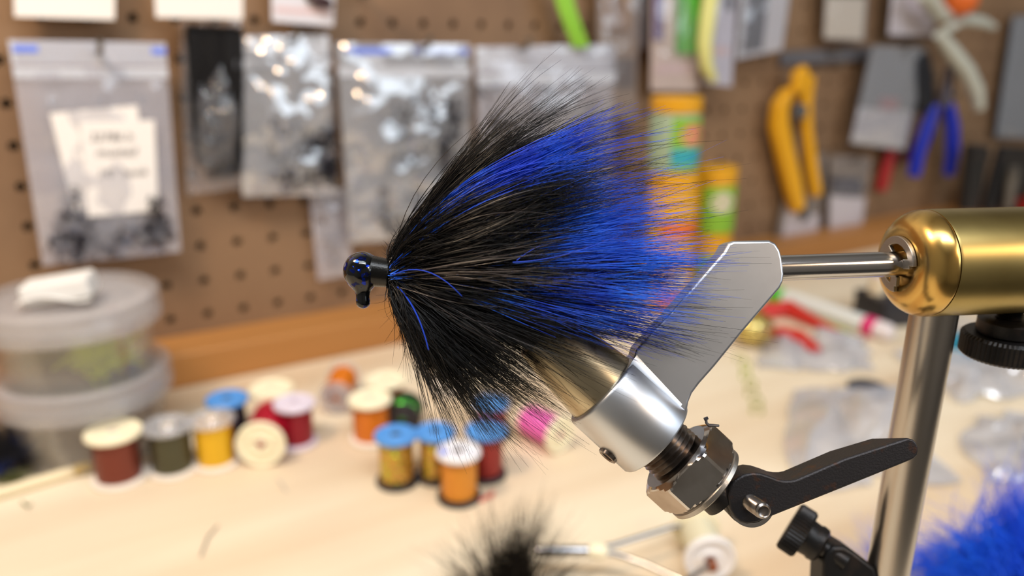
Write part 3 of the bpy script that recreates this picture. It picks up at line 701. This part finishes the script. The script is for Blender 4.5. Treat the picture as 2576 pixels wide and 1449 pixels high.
crumple('plastic_bag', 'crumpled clear plastic bag lying behind the cam lever and post', [(1990, 985), (2330, 960), (2385, 1215), (1960, 1235)], 3.1, 26, m_crump)
crumple('plastic_bag', 'crumpled clear plastic bag lying under the brass housing', [(2250, 890), (2680, 870), (2700, 990), (2390, 1010)], 8.4, 26, m_crump)
crumple('plastic_bag', 'flattened clear plastic bag edge next to the blue marabou', [(2440, 1060), (2760, 1040), (2780, 1200), (2450, 1235)], 12.7, 18, m_crump)
crumple('plastic_bag', 'small crumpled clear wrapper beside the red scissors', [(1950, 850), (2170, 850), (2190, 930), (1930, 940)], 5.2, 14, m_crump, 26, 18)
m_red = M('red_handle_plastic', 'c22a22', .4); m_scis = M('scissor_steel', 'a0a0a4', .25, 1)
sx = thing('red_scissors', 'red handled scissors lying open on the bench', 'scissors', T(2000, 830))
MB().tube([T(1880, 805), T(1930, 782, ZT + 6), T(1985, 778, ZT + 6), T(2030, 800, ZT + 6), T(2115, 842, ZT + 4)], [5, 7.5, 8.5, 5.5, 3], 12).build('handle', m_red, sx)
MB().tube([T(1900, 830, ZT + 5), T(1965, 838, ZT + 5), T(2010, 850, ZT + 5), T(2060, 885, ZT + 4)], [3, 6, 7, 3.5], 12).build('handle', m_red, sx)
MB().tube([T(1895, 812, ZT + 4), T(1800, 830, ZT + 3), T(1720, 840, ZT + 2)], [4, 3, 1], 8).build('blade', m_scis, sx)
mk = thing('white_marker', 'white felt marker with a magenta ring and green end lying on the bench', 'marker', T(2100, 790))
m0, m1 = T(1955, 742, ZT + 8), T(2240, 838, ZT + 8); md = nrm(m1 - m0); ml_ = np.linalg.norm(m1 - m0)
MB().lathe([(10, 7.5), (ml_ - 22, 7.5)], m0, md, 28).build('barrel', M('marker_white', 'dfe2de', .35), mk)
MB().lathe([(-8, 5), (-6, 7), (10, 7.6)], m0, md, 28).build('end_plug', M('marker_green', '4fc23c', .4), mk)
MB().lathe([(ml_ - 22, 8), (ml_ - 12, 8)], m0, md, 28).build('ring', M('marker_magenta', 'd8206e', .4), mk)
MB().lathe([(ml_ - 12, 7.4), (ml_ - 1, 7), (ml_ + 1, 5)], m0, md, 28).build('cap', M('marker_pale', 'e6dcdc', .35), mk)
yt = thing('lime_pencil', 'slim lime edged pencil lying between marker and scissors', 'pencil', T(2070, 812))
l0, l1 = T(1990, 780, ZT + 4), T(2150, 848, ZT + 4)
MB().lathe([(0, 3.4), (np.linalg.norm(l1 - l0) - 10, 3.4), (np.linalg.norm(l1 - l0), .6)], l0, l1 - l0, 6).build('shaft', M('lime_paint', 'b9c07a', .5), yt)
MB().lathe([(-8, 3.4), (0, 3.5)], l0, l1 - l0, 12).build('eraser', M('pink_eraser', 'd89a8a', .7), yt)
gb = T(1893, 868); gr = 15.
gl_ = thing('gold_bauble', 'gold glitter bauble with yellow tinsel beside the vise arm', 'bauble', gb)
MB().ball(gb + ZAX * gr * .92, gr, 20, (1.05, 1.05, .92)).build('ball', glitter('gold_glitter', '9a7a34', 'e2cf7a', 500, .4, .25, .8, .6), gl_)
MB().lathe([(gr * 1.75, 3), (gr * 1.75, 4), (gr * 2.05, 4), (gr * 2.05, 3)], gb, ZAX, 20, closed=True).build('cap', m_brass2, gl_)
tz = MB()
for i in range(7): 
    c = T(1862 + i * 7 + (i % 2) * 6, 900 + i * 22, ZT + 2.6)
    tz.lathe([(-.4, 3.2), (.4, 3.2), (.4, 4.2), (-.4, 4.2)], c, nrm(np.array([.3 * math.sin(i), -1, .25])), 20, closed=True)
tz.build('tinsel_curl', M('yellow_green_tinsel', 'b8c23a', .25, .7), gl_)
bb = T(2412, 905)
b_ = thing('blue_bead_vial', 'small turquoise glitter vial beside the thumb knob', 'vial', bb)
MB().lathe([(0, 0), (0, 9), (20, 9), (22, 7), (22, 0)], bb, ZAX, 28).build('body', glitter('turquoise_glitter', '0f6aa0', '32c4e6', 500, .45, .3, .4, .6), b_)
MB().lathe([(22, 7), (22, 8.5), (31, 8.5), (32, 7.5), (32, 0)], bb, ZAX, 28).build('cap', m_lid, b_)
kb_ = T(2250, 800)
kc = thing('black_case', 'black plastic box lying behind the brass nose', 'case', kb_)
MB().box(kb_ + ZAX * 9 + RT * 6, np.array([34, 8, 0]), np.array([-5, 20, 0]), ZAX * 9).build('body', m_dark, kc, bevel=2, smooth=False)
MB().box(kb_ + ZAX * 20.4 + RT * 6, np.array([34.5, 8, 0]), np.array([-5, 20.5, 0]), ZAX * 2.6).build('lid', m_dark, kc, bevel=1.5, smooth=False)
cc = T(2195, 800)
cg = thing('beige_crayon', 'stubby beige stick with a pink end standing behind the marker', 'crayon', cc)
MB().lathe([(0, 7), (34, 7), (38, 5.5)], cc, ZAX, 24).build('stick', M('beige_wax', 'd8c6a6', .6), cg)
MB().lathe([(38, 5.5), (52, 5), (54, 3.5), (54, 0)], cc, ZAX, 24).build('tip', M('lilac_wax', 'cfc0cc', .5), cg)

# stacked bait jars
def jar(base, R, H, body, lab, spot, band, label, yaw=0):
    t = thing('bait_jar', label, 'jar', base, 'bait jars stacked against the rail')
    MB().lathe([(0, 0), (0, R - 2), (2, R), (H - 15, R), (H - 12, R - 2), (H - 11.5, R - 2)], base, ZAX, 48).build('jar_body', body, t)
    MB().lathe([(H - 12, R - 2), (H - 12, R + .3), (H - 1.2, R + .3), (H - .02, R - 1), (H - .02, 0)], base, ZAX, 48).build('lid', M('jar_lid_yellow', 'd79a14', .4), t)
    x, y, a = np.array([1., 0, 0]), np.array([0, 1., 0]), ZAX
    def wrap(z0, z1, a0, a1, mat, name, dr, par): return MB().lathe([(z0, R + dr - .3), (z0, R + dr), (z1, R + dr), (z1, R + dr - .3)], base, ZAX, 40, fr=(x, y, a), closed=True, a0=math.radians(a0), a1=math.radians(a1)).build(name, mat, par)
    lb_ = wrap(4, H - 16, -125 + yaw, 40 + yaw, lab, 'label', .35, t)
    wrap(H * .12, H * .34, -124 + yaw, 39 + yaw, band, 'label_band', .6, lb_)
    # oval picture on the label
    am = math.radians(-75 + yaw); o = MB(); vs = []; n = 24
    for i in range(n):
        th = 2 * math.pi * i / n; aa = am + math.cos(th) * .55; zz = H * .52 + math.sin(th) * H * .14
        vs.append(base + (x * math.cos(aa) + y * math.sin(aa)) * (R + .9) + a * zz)
    vs.append(base + (x * math.cos(am) + y * math.sin(am)) * (R + 1.0) + a * H * .52)
    o.add(vs, [(i, (i + 1) % n, n) for i in range(n)]).build('label_picture', spot, lb_)
    return t
JR, JH = 21.0, 62.
j1, j2 = T(1672, 775), T(1768, 748)
gr_, yl, tl, orr, ylb = M('label_green', '7fae2c', .5), M('label_yellow', 'dba01c', .5), M('label_teal', '2f9aa6', .5), M('label_orange', 'd86a2a', .5), M('jar_yellow', 'd39a1a', .45)
pkk, wh = M('label_pink', 'd9806a', .5), M('label_pale', 'cdbfa8', .5)
pale = M('pale_green_dough', '93a487', .45)
jar(j1, JR, JH, ylb, yl, wh, orr, 'yellow bait jar at the foot of the taller stack')
jar(j2, JR, JH, ylb, gr_, wh, yl, 'bait jar with yellow lid at the foot of the shorter stack')
jar(j1 + ZAX * JH, JR, JH, ylb, yl, yl, orr, 'yellow and orange bait jar in the middle of the taller stack')
jar(j2 + ZAX * JH, JR, JH, ylb, gr_, wh, gr_, 'green labelled bait jar on top of the shorter stack')
jar(j1 + ZAX * 2 * JH - RT * 2, JR, JH, pale, gr_, pkk, tl, 'bait jar with teal and green label topping the taller stack', yaw=18)

# clippings on the bench
def clipping(px, mat, label, r=.5):
    o = MB().tube([T(x, y, ZT + h) for x, y, h in px], r, 6).build('thread_clipping', mat); tag(o, label, 'clipping', 'clippings on the bench')
clipping([(1205, 1262, .6), (1228, 1248, 2), (1242, 1236, .8), (1236, 1252, .6)], M('pink_clip', 'd86a5a', .5), 'coral red thread clipping beside the amber spool', .8)
clipping([(505, 1400, .5), (522, 1352, 1), (548, 1322, .5)], M('grey_clip', '6a625c', .5), 'curved grey hair clipping on the bare bench in front of the yellow spool', .35)
clipping([(700, 1205, .5), (712, 1222, 1.2), (720, 1236, .5)], M('pale_clip', 'b8b4ac', .4), 'short pale tinsel clipping in front of the scarlet spool', .5)
clipping([(55, 1262, .5), (70, 1275, 1), (78, 1268, .6)], M('green_clip', '6a7048', .5), 'small olive clipping beside the wooden dowel', .6)
dfb = T(2182, 985)
o = MB().ball(dfb + ZAX * 3.2, 14, 12, (1, 1, .22)).build('dark_pebble_weight', M('slate_lump', '3c3e46', .5)); tag(o, 'flat dark slate coloured lump among the plastic bags', 'weight')

# ------------------------------------------------------------------ things hung on the pegboard
def quadB(px, off): return [B(x, y, off) for x, y in px]
def bil(q, u, v): return (q[0] * (1 - u) + q[1] * u) * (1 - v) + (q[3] * (1 - u) + q[2] * u) * v
def pouch(name, q, bulge, mat, parent, seed, wr=1.5, nu=26, nv=34, vmax=1.0):
    def front(u, v):
        s = Vector((u * 4 + seed, v * 5, seed * .7))
        b = bulge * (math.sin(math.pi * u) ** .6) * (math.sin(math.pi * min(1, v * .95 + .02)) ** .7) * (.35 + .65 * v)
        e = min(1, 8 * min(u, 1 - u, v, 1 - v))
        return bil(q, u, v) + BN * (b + 1.0 + wr * e * (mnoise.noise(s) + .5 * mnoise.noise(s * 2.7)))
    def back(u, v): return bil(q, u, v) - BN * .6
    mb = MB().sheet(front, nu, nv).sheet(back, 4, 4)
    return mb.build(name, mat, parent, sharp=180, weld=False)
def card(name, q, mat, parent=None, th=.5, off=0.):
    f = [p + BN * (off + th) for p in q]; b = [p + BN * off for p in q]
    return MB().prism(f, b).build(name, mat, parent, smooth=False)
def sub(q, u0, u1, v0, v1): return [bil(q, u0, v0), bil(q, u1, v0), bil(q, u1, v1), bil(q, u0, v1)]
def peg(x, y, label, L=34):
    p = B(x, y, -2); o = MB().tube([p - BN * 3, p + BN * (L - 6), p + BN * (L - 2) + ZAX * 1.2, p + BN * L + ZAX * 5, p + BN * L + ZAX * 8], 1.9, 10).build('peg_hook', m_peg)
    return tag(o, label, 'hook', 'wire hooks on the pegboard')
def hooks(name, label, q, n, size, off, parent=None, mat=None, group='loose hooks in the zip bags', depth=2.5):
    """heap of little bent hooks between the corners q"""
    mb = MB()
    for i in range(n):
        c = bil(q, random.random(), random.random() ** .7) + BN * (off + random.uniform(0, depth))
        a = random.uniform(0, 6.28); t = random.uniform(-.5, .5)
        d = nrm(BD * math.cos(a) + ZAX * math.sin(a) + BN * t); e = nrm(np.cross(d, BN + BD * random.uniform(-.5, .5)))
        s = size * random.uniform(.7, 1.2)
        pts = [c + d * s * .5, c, c - d * s * .4, c - d * s * .6 + e * s * .08, c - d * s * .66 + e * s * .24, c - d * s * .55 + e * s * .4, c - d * s * .3 + e * s * .44]
        mb.tube(pts, .45, 4)
    o = mb.build(name, mat or m_hook, parent, weld=False)
    if parent is None: tag(o, label, 'fish hooks', group, kind='stuff')
    return o
def zipbag(label, px, off, bulge, seed, mat=m_bag, zipv=(.11, .16), blue=None, hem=True, wr=1.5):
    q = quadB(px, off); t = thing('zip_bag', label, 'bag', (q[2] + q[3]) / 2, 'zip bags on the pegboard')
    pouch('pouch', q, bulge, mat, t, seed, wr)
    card('zip_strip', sub(q, 0, 1, *zipv), m_zip, t, 1.2, 1.2)
    card('header', sub(q, 0, 1, 0, zipv[0] * .9), m_zip, t, .3, .8)
    if blue:
        for u0, u1 in blue: card('blue_stripe', sub(q, u0, u1, .022, .05), m_zipblue, t, .3, 1.4)
    return q, t
def text_on(s, q, mat, parent, name, u, v, h, lean=0):
    cu = bpy.data.curves.new(name, 'FONT'); cu.body = s; cu.size = 1; cu.extrude = .01
    o = bpy.data.objects.new(name, cu); COL.objects.link(o)
    dg = bpy.context.evaluated_depsgraph_get(); me = bpy.data.meshes.new_from_object(o.evaluated_get(dg))
    bpy.data.objects.remove(o)
    X = nrm(q[1] - q[0]); Y = nrm(q[0] - q[3]); o0 = bil(q, u, v)
    mb = MB().add([o0 + X * (p.co.x * h + p.co.y * h * lean) + Y * p.co.y * h + BN * (p.co.z * h + .75) for p in me.vertices], [tuple(f.vertices) for f in me.polygons])
    bpy.data.meshes.remove(me)
    return mb.build(name, mat, parent, smooth=False)

# bag with paper notes
q, t = zipbag('large zip bag holding handwritten paper notes and dark hooks', [(20, 100), (415, 108), (455, 632), (108, 668)], 16, 7, 1.3, blue=((.02, .17), (.9, 1.0)), wr=2)
qn = quadB([(125, 285), (345, 265), (375, 510), (185, 530)], 20)
tag(card('paper_note', qn, m_paper), 'blank white paper slip behind the handwritten note', 'paper', 'paper notes in the zip bag')
qn = quadB([(200, 305), (388, 302), (398, 530), (222, 545)], 21.5)
nt = card('paper_note', qn, m_paper); tag(nt, 'white paper note with three lines of pencil handwriting', 'paper', 'paper notes in the zip bag')
text_on('32786 b', qn, m_ink, nt, 'handwriting', .10, .21, 7.5, .2)
text_on('mustad', qn, m_ink, nt, 'handwriting', .17, .37, 8, .2)
text_on('1/0  hook', qn, m_ink, nt, 'handwriting', .16, .59, 7.5, .2)
hooks('fish_hooks', 'dark hooks heaped in the bottom of the bag with notes', quadB([(150, 560), (415, 545), (425, 600), (140, 640)], 17), 260, 10, 0)
hooks('fish_hooks', 'small clump of hooks beside the paper notes', quadB([(165, 490), (205, 480), (215, 545), (175, 550)], 19), 22, 9, 0)
hooks('fish_hooks', 'few dark hooks at the lower corner of the handwritten note', quadB([(378, 485), (402, 485), (402, 530), (382, 532)], 23.5), 9, 8, 0, depth=1)
peg(240, 130, 'wire hook holding the bag with paper notes')
# black hair packet with header card
q = quadB([(450, 20), (610, 30), (625, 470), (470, 490)], 12)
t = thing('hair_packet', 'clear packet of straight black hair under a white header card', 'packet', (q[2] + q[3]) / 2)
pouch('pouch', q, 11, clear('packet_film', .08, .10, .08, bump=(110, .9)), t, 4.4, 2)
qh = quadB([(385, -60), (610, -60), (610, 48), (392, 44)], 24); card('header_card', qh, m_paper, t, .8)
n = 700; u = rng.uniform(.08, .95, n); qq = np.linspace(0, 1, SEG)
v0 = .08 + rng.uniform(0, .06, n); v1 = np.where((u > .3), .90, .82) + rng.normal(0, .02, n)
pts = np.zeros((n, SEG, 3)); du = rng.normal(0, .05, n); dp = rng.uniform(1, 7, n)
Q = [np.array(z) for z in q]
for k_, s_ in enumerate(qq):
    uu = (.5 + (u - .5) * (1 - .25 * s_ * s_) + du * s_)[:, None]; vv = (v0 + (v1 - v0) * s_)[:, None]
    pts[:, k_] = (Q[0] * (1 - uu) + Q[1] * uu) * (1 - vv) + (Q[3] * (1 - uu) + Q[2] * uu) * vv + BN * (dp[:, None])
fibers('black_hair', pts, rad(n, .55), M('packet_black_hair', '121012', .4), t)
# small bag, shiny bag, far bag
q, t = zipbag('small clear zip bag of dark hooks next to the black hair packet', [(585, 92), (825, 88), (850, 488), (610, 495)], 16, 7, 9.2, mat=m_bagshiny, zipv=(.14, .19), wr=2.5)
hooks('fish_hooks', 'dark hooks in the lower half of the small zip bag', quadB([(690, 320), (835, 320), (842, 455), (680, 455)], 18), 260, 12, 0)
peg(712, 100, 'wire hook holding the small zip bag of hooks')
q, t = zipbag('crinkled shiny zip bag with a blue stripe along its top', [(845, 108), (1180, 112), (1185, 590), (880, 612)], 18, 9, 15.1, mat=m_bagshiny, blue=((.05, .42), (.55, .98)), wr=4)
hooks('fish_hooks', 'dark hooks in the upper part of the crinkled shiny bag', quadB([(990, 260), (1150, 250), (1150, 440), (985, 440)], 20), 260, 14, 0)
hooks('fish_hooks', 'dark hooks at the bottom of the crinkled shiny bag', quadB([(960, 480), (1080, 470), (1080, 570), (965, 570)], 20), 190, 12, 0)
peg(1033, 118, 'wire hook holding the crinkled shiny bag')
q, t = zipbag('grey zip bag behind the tips of the black hair', [(1195, 118), (1545, 112), (1535, 545), (1210, 560)], 16, 8, 21.7, mat=m_bag, zipv=(.15, .21), wr=3)
hooks('fish_hooks', 'dark hooks scattered in the grey zip bag behind the fly', quadB([(1215, 200), (1500, 200), (1480, 420), (1240, 440)], 18), 120, 16, 0)
peg(1275, 120, 'wire hook holding the grey zip bag')
# narrow hanging sleeve
q = quadB([(778, 488), (870, 470), (890, 690), (800, 705)], 8)
t = thing('narrow_sleeve', 'narrow clear sleeve with brown bits hanging below the small bag', 'sleeve', (q[2] + q[3]) / 2)
pouch('pouch', q, 5, m_bag, t, 31.); hooks('brown_bits', '', sub(q, .2, .8, .1, .9), 46, 7, 1, t, M('brown_bits', '5a4438', .5))['kind'] = 'stuff'
peg(822, 462, 'wire hook above the narrow sleeve', 20)
# cards along the top edge
def hang(name, label, px, off, mat, prints=(), film=None, bulge=4, group=None, cat='packet', seed=0, wr=1.2):
    q = quadB(px, off); t = thing(name, label, cat, (q[2] + q[3]) / 2, group)
    cd = card('card', q, mat, t, .8)
    for i, (u0, u1, v0, v1, m_, th) in enumerate(prints): card('print' if th < .6 else 'content', sub(q, u0, u1, v0, v1), m_, cd if th < .6 else t, th, .8)
    p = (q[0] + q[1]) / 2 - ZAX * 4; p = p - BN * ((p - OB) @ BN); L = off + 12
    o = MB().tube([p - BN * 5, p + BN * (L - 5), p + BN * L + ZAX * 2, p + BN * (L + 1) + ZAX * 6], 1.7, 8).build('peg_hook', m_peg)
    tag(o, 'wire hook holding the ' + label, 'hook', 'wire hooks on the pegboard')
    if film: pouch('blister_film', [p + BN * 1.2 for p in q], bulge, film, t, seed, wr)
    return q, t
m_lav = M('lavender_card', 'c9c4d0', .5); m_pinkc = M('pale_pink_card', 'd9bcbc', .5); m_greyc = M('grey_print', '6f7078', .5)
hang('hang_card', 'plain white product card above the bag with notes', [(30, -130), (290, -130), (288, 50), (36, 42)], 14, m_paper, cat='card')
q, t = hang('hang_card', 'white and pink product card with a dark red lure picture', [(680, -120), (845, -120), (838, 66), (684, 54)], 14, M('card_white', 'd9d6dc', .5), [(.05, .95, .78, .86, m_pinkc, .3)], cat='card')
cq = bil(q, .74, .66); MB().ball(cq + BN * 1.6, 9, 14, (1, .5, .7), (BD, BN, nrm(ZAX * .8 - BD * .6))).build('lure_picture', M('dark_lure', '3a2028', .4), t)
peg(905, -14, 'wire hook beside the pink product card', 30)
# lime rubber legs
q0 = [B(1405, -60, 20), B(1425, 20, 22), B(1445, 75, 22), B(1462, 118, 22)]
lg = thing('lime_rubber_legs', 'strip of lime green rubber legs hanging over the grey bag', 'rubber legs', q0[-1])
for i in range(5): MB().tube([p + BD * (i - 2) * 3.2 + BN * (i % 2) * 1.5 for p in q0], [2.2, 2.2, 1.9, 1.6], 8).build('strand', M('lime_rubber', '8fc83c', .45), lg)
m_film = clear('blister_film', .10, .09, .1, bump=(60, .6)); m_tan = M('tan_hair', '9c7a58', .7, mix=('6b4c34', 60, .4, .7)); m_brownp = M('brown_fur_skin', '4c3020', .8, mix=('33200f', 50, .4, .7))
hang('hair_packet', 'clear packet of tan hair hanging right of the lime strip', [(1500, -120), (1610, -120), (1596, 300), (1500, 300)], 12, M('beige_card', '8a735e', .6), [(.15, .75, .02, .45, m_tan, 3.), (.3, .9, .62, .8, M('mottled_feather', '54463e', .7), 2.)], m_film, 6, seed=3)
hang('hair_packet', 'packet with dark brown fur behind the tan hair packet', [(1585, -120), (1640, -120), (1630, 120), (1585, 130)], 9, m_brownp, (), m_film, 5, seed=5)
hang('worm_packet', 'lure packet with a bright green and a purple worm', [(1640, -120), (1762, -120), (1752, 228), (1636, 228)], 22, M('blush_card', 'cfb9ae', .5), [(.03, .18, .0, .62, M('purple_worm', '5a4a86', .4), 3.), (.50, .90, .0, .72, M('green_worm', '4cac24', .4), 5.), (.1, .9, .8, .87, m_pinkc, .3)], m_film, 8, seed=8)
q, t = hang('worm_packet', 'lure packet with a curved pale yellow worm', [(1772, -120), (1860, -120), (1838, 218), (1770, 210)], 26, m_lav, [(.3, .8, .70, .76, m_pinkc, .3), (.6, .9, .30, .42, m_greyc, .3)], m_film, 5, seed=11)
MB().tube([B(1795, -60, 36), B(1780, 40, 36), B(1772, 110, 36), B(1776, 165, 36), B(1794, 202, 36)], [7, 7.5, 7, 6.5, 4], 12).build('worm', M('pale_yellow_worm', 'dcd98a', .4), t)
hang('tool_packet', 'white and charcoal packet right of the yellow worm packet', [(1875, -120), (2000, -120), (1965, 125), (1850, 150)], 20, M('grey_white_card', 'c2bfc4', .5), [(.12, .55, 0, .95, M('charcoal_print', '54565e', .5), .4)], m_film, 5, seed=14)
hang('bead_packet', 'small beige labelled packet above the yellow snips', [(2080, -120), (2190, -120), (2172, 105), (2068, 100)], 16, M('brown_backing', '4e3c2c', .6), [(.02, .95, .5, .98, M('beige_label', 'd0c4b4', .5), .4)], m_film, 6, seed=17, group='small labelled packets')
hang('bead_packet', 'small white labelled packet above the red bead packet', [(2250, -120), (2365, -120), (2345, 95), (2230, 92)], 16, M('brown_backing', '4e3c2c', .6), [(.02, .98, .5, .98, M('white_label', 'd6ccd0', .5), .4)], m_film, 6, seed=19, group='small labelled packets')
hang('bead_packet', 'clear packet of red beads over a white label', [(2190, 115), (2330, 120), (2275, 378), (2135, 360)], 20, M('grey_film_back', '5f5652', .6), [(.02, .96, .62, .98, M('white_label', 'd6ccd0', .5), .4), (.35, .65, .5, .62, M('red_beads', 'b03028', .3), 3.)], m_bagshiny, 7, seed=23, group='small labelled packets')
hang('bead_packet', 'packet with white label hanging below the yellow snips', [(1990, 380), (2075, 385), (2055, 610), (1950, 600)], 8, M('brown_backing2', '75624f', .6), [(.15, .98, .68, .98, M('white_label', 'd6ccd0', .5), .4)], m_film, 5, seed=27, group='small labelled packets')
hang('bead_packet', 'packet with dark beads over a white label right of the snips', [(2085, 390), (2190, 395), (2165, 590), (2080, 580)], 10, M('brown_backing2', '75624f', .6), [(.05, .98, .52, .98, M('white_label', 'd6ccd0', .5), .4), (.05, .8, .28, .5, M('dark_beads', '2c2838', .3), 3.)], m_film, 5, seed=29, group='small labelled packets')
# grey strip label/slat behind snips
hang('hook_card', 'long grey card strip running behind the yellow snips', [(1965, 130), (2190, 118), (2185, 150), (1960, 165)], 5, M('grey_card', '5e5c60', .6), cat='card')
# yellow snips
yk = M('snips_yellow', 'e0a010', .4); gk = M('snips_grey', '4d4f52', .4)
sn = thing('yellow_snips', 'yellow handled spring snips hanging open end down on the pegboard', 'snips', B(2015, 530, 18))
def flatbar(px, off, wd, th, name, mat, parent):
    c = [B(x, y, off) for x, y in px]; L = []; R_ = []
    for i, p in enumerate(c):
        t_ = nrm(c[min(i + 1, len(c) - 1)] - c[max(i - 1, 0)]); s_ = nrm(np.cross(t_, BN)); L.append(p + s_ * wd[i]); R_.append(p - s_ * wd[i])
    lp = L + R_[::-1]
    mb = MB(); n = len(lp)
    vs = [p + BN * th / 2 for p in lp] + [p - BN * th / 2 for p in lp]; m_ = len(c)
    fs = []
    for i in range(m_ - 1):
        a_, b_, c_, d_ = i, i + 1, n - 2 - i, n - 1 - i
        fs += [(a_, b_, c_, d_), (n + d_, n + c_, n + b_, n + a_)]
    fs += [(i, n + i, n + (i + 1) % n, (i + 1) % n) for i in range(n)]
    return mb.add(vs, fs).build(name, mat, parent, bevel=min(2.5, th * .3))
flatbar([(1985, 225), (1962, 265), (1958, 310), (1975, 390), (1992, 460), (2006, 528)], 18, [5, 9, 10.5, 10.5, 10.5, 8], 12, 'handle', yk, sn)
flatbar([(2000, 190), (2030, 205), (2022, 260), (2028, 330), (2040, 420), (2052, 492)], 20, [6, 9, 8, 6, 6.5, 6], 11, 'handle', yk, sn)
flatbar([(2028, 178), (2012, 195), (2000, 235)], 24, [8, 11, 6], 9, 'pivot_cover', yk, sn)
MB().lathe([(0, 0), (0, 8), (5, 8), (6, 6), (6, 0)], B(2008, 280, 24), BN, 28).build('pivot', gk, sn)
flatbar([(2008, 280), (2004, 400), (2012, 500), (2030, 550)], 15, [5, 4, 4, 5], 4, 'spring', gk, sn)
peg(2040, 168, 'wire hook carrying the yellow snips', 40)
# pliers with blue handles
bh = M('pliers_blue', '1428a8', .4)
pl = thing('blue_pliers', 'pliers with two royal blue handles hanging on the pegboard', 'pliers', B(2360, 450, 16))
flatbar([(2312, 140), (2318, 200), (2326, 275)], 21, [11, 16, 12], 12, 'jaw', M('pliers_black', '15171f', .4), pl)
flatbar([(2350, 262), (2330, 330), (2310, 385), (2298, 445)], 22, [6, 8, 7.5, 7], 11, 'handle', bh, pl)
flatbar([(2385, 262), (2395, 320), (2396, 390), (2388, 442)], 22, [6, 9, 8.5, 7], 11, 'handle', bh, pl)
flatbar([(2390, 165), (2384, 220), (2375, 270)], 22, [5, 8, 10], 9, 'blade', M('pliers_grey', '6a6570', .4, .6), pl)
peg(2350, 240, 'wire hook carrying the blue handled pliers', 30)
rk = thing('red_tool', 'tool with red grip hanging between the bead packet and pliers', 'tool', B(2215, 482, 8))
flatbar([(2290, 230), (2285, 300), (2278, 400)], 5, [4, 6, 6], 8, 'shaft', M('maroon_shaft', '5a1620', .4), rk)
flatbar([(2240, 370), (2228, 430), (2215, 482)], 9, [7, 8, 7], 9, 'grip', M('red_grip', 'a02022', .4), rk)
flatbar([(2290, 395), (2262, 400), (2238, 385)], 6, [3, 3, 3], 5, 'link', M('maroon_shaft', '5a1620', .4), rk)
# bent pale tool with an orange knob
wt = thing('bent_scraper', 'pale bent plastic tool with an orange knob hanging over the pliers', 'tool', B(2465, 275, 40))
m_palet = M('pale_tool_plastic', 'c2c4b8', .25, coat=.5)
MB().tube([B(2325, -20, 46), B(2365, 35, 44), B(2390, 40, 44)], [10, 9, 5], 12).build('head', m_palet, wt)
MB().tube([B(2362, 85, 42), B(2395, 130, 42), B(2430, 175, 42), B(2455, 225, 42), B(2464, 272, 42)], [6, 9, 9.5, 9, 6], 14).build('blade_arm', m_palet, wt)
MB().tube([B(2375, 78, 44), B(2420, 48, 44), B(2470, 55, 44), B(2500, 68, 44)], [5, 7, 6.5, 4], 12).build('cross_arm', m_palet, wt)
MB().ball(B(2418, -2, 50), 18, 14).build('knob', M('orange_knob', 'd8641a', .4), wt)
# metal strips and dark things at the far end
hang('hook_card', 'grey clear packet hanging beside the bare holes', [(2545, 40), (2680, 40), (2630, 350), (2500, 345)], 10, M('slate_back', '504d50', .6), (), m_bagshiny, 6, seed=33)
bk2 = M('black_leather', '100e10', .5)
def sheath(px, label, name='knife_sheath'):
    q = quadB(px, 44); t = thing(name, label, 'sheath', (q[2] + q[3]) / 2, 'dark sheaths at the foot of the pegboard')
    f = [p + BN * 12 for p in q]; MB().prism(f, q).build('body', bk2, t, bevel=3, smooth=False)
    card('belt_band', [a + BN * .2 for a in sub(f, -.02, 1.02, .12, .2)], M('dark_band', '241c1a', .5), t, .8)
sheath([(2425, 360), (2470, 365), (2440, 530), (2405, 528)], 'slim black sheath beside the blue pliers')
sheath([(2505, 365), (2590, 370), (2555, 530), (2462, 530)], 'wide black sheath at the far end of the pegboard')
hd_ = thing('wood_handle', 'brown and grey tool handle hanging in front of the wide black sheath', 'handle', B(2536, 528, 64))
flatbar([(2552, 420), (2545, 460), (2536, 528)], 64, [6, 8, 7], 8, 'grip', M('grey_brown_grip', '6a6258', .5), hd_)
MB().lathe([(0, 0), (0, 4.5), (2, 4.5), (2.6, 3), (2.6, 0)], B(2550, 435, 67), BN, 18).build('rivet', m_peg, hd_)
rd_ = thing('red_case', 'red plastic case end peeking over the brass housing', 'case', B(2585, 535, 20))
MB().box(B(2612, 535, 74), BD * 30, BN * 12, ZAX * 18).build('body', m_red, rd_, bevel=3, smooth=False)
MB().box(B(2612, 505, 74), BD * 31, BN * 12.5, ZAX * 4).build('lid', M('dark_red_lid', '8e1c18', .4), rd_, bevel=1, smooth=False)

for o in bpy.data.objects:
    if '_org' in o: del o['_org']
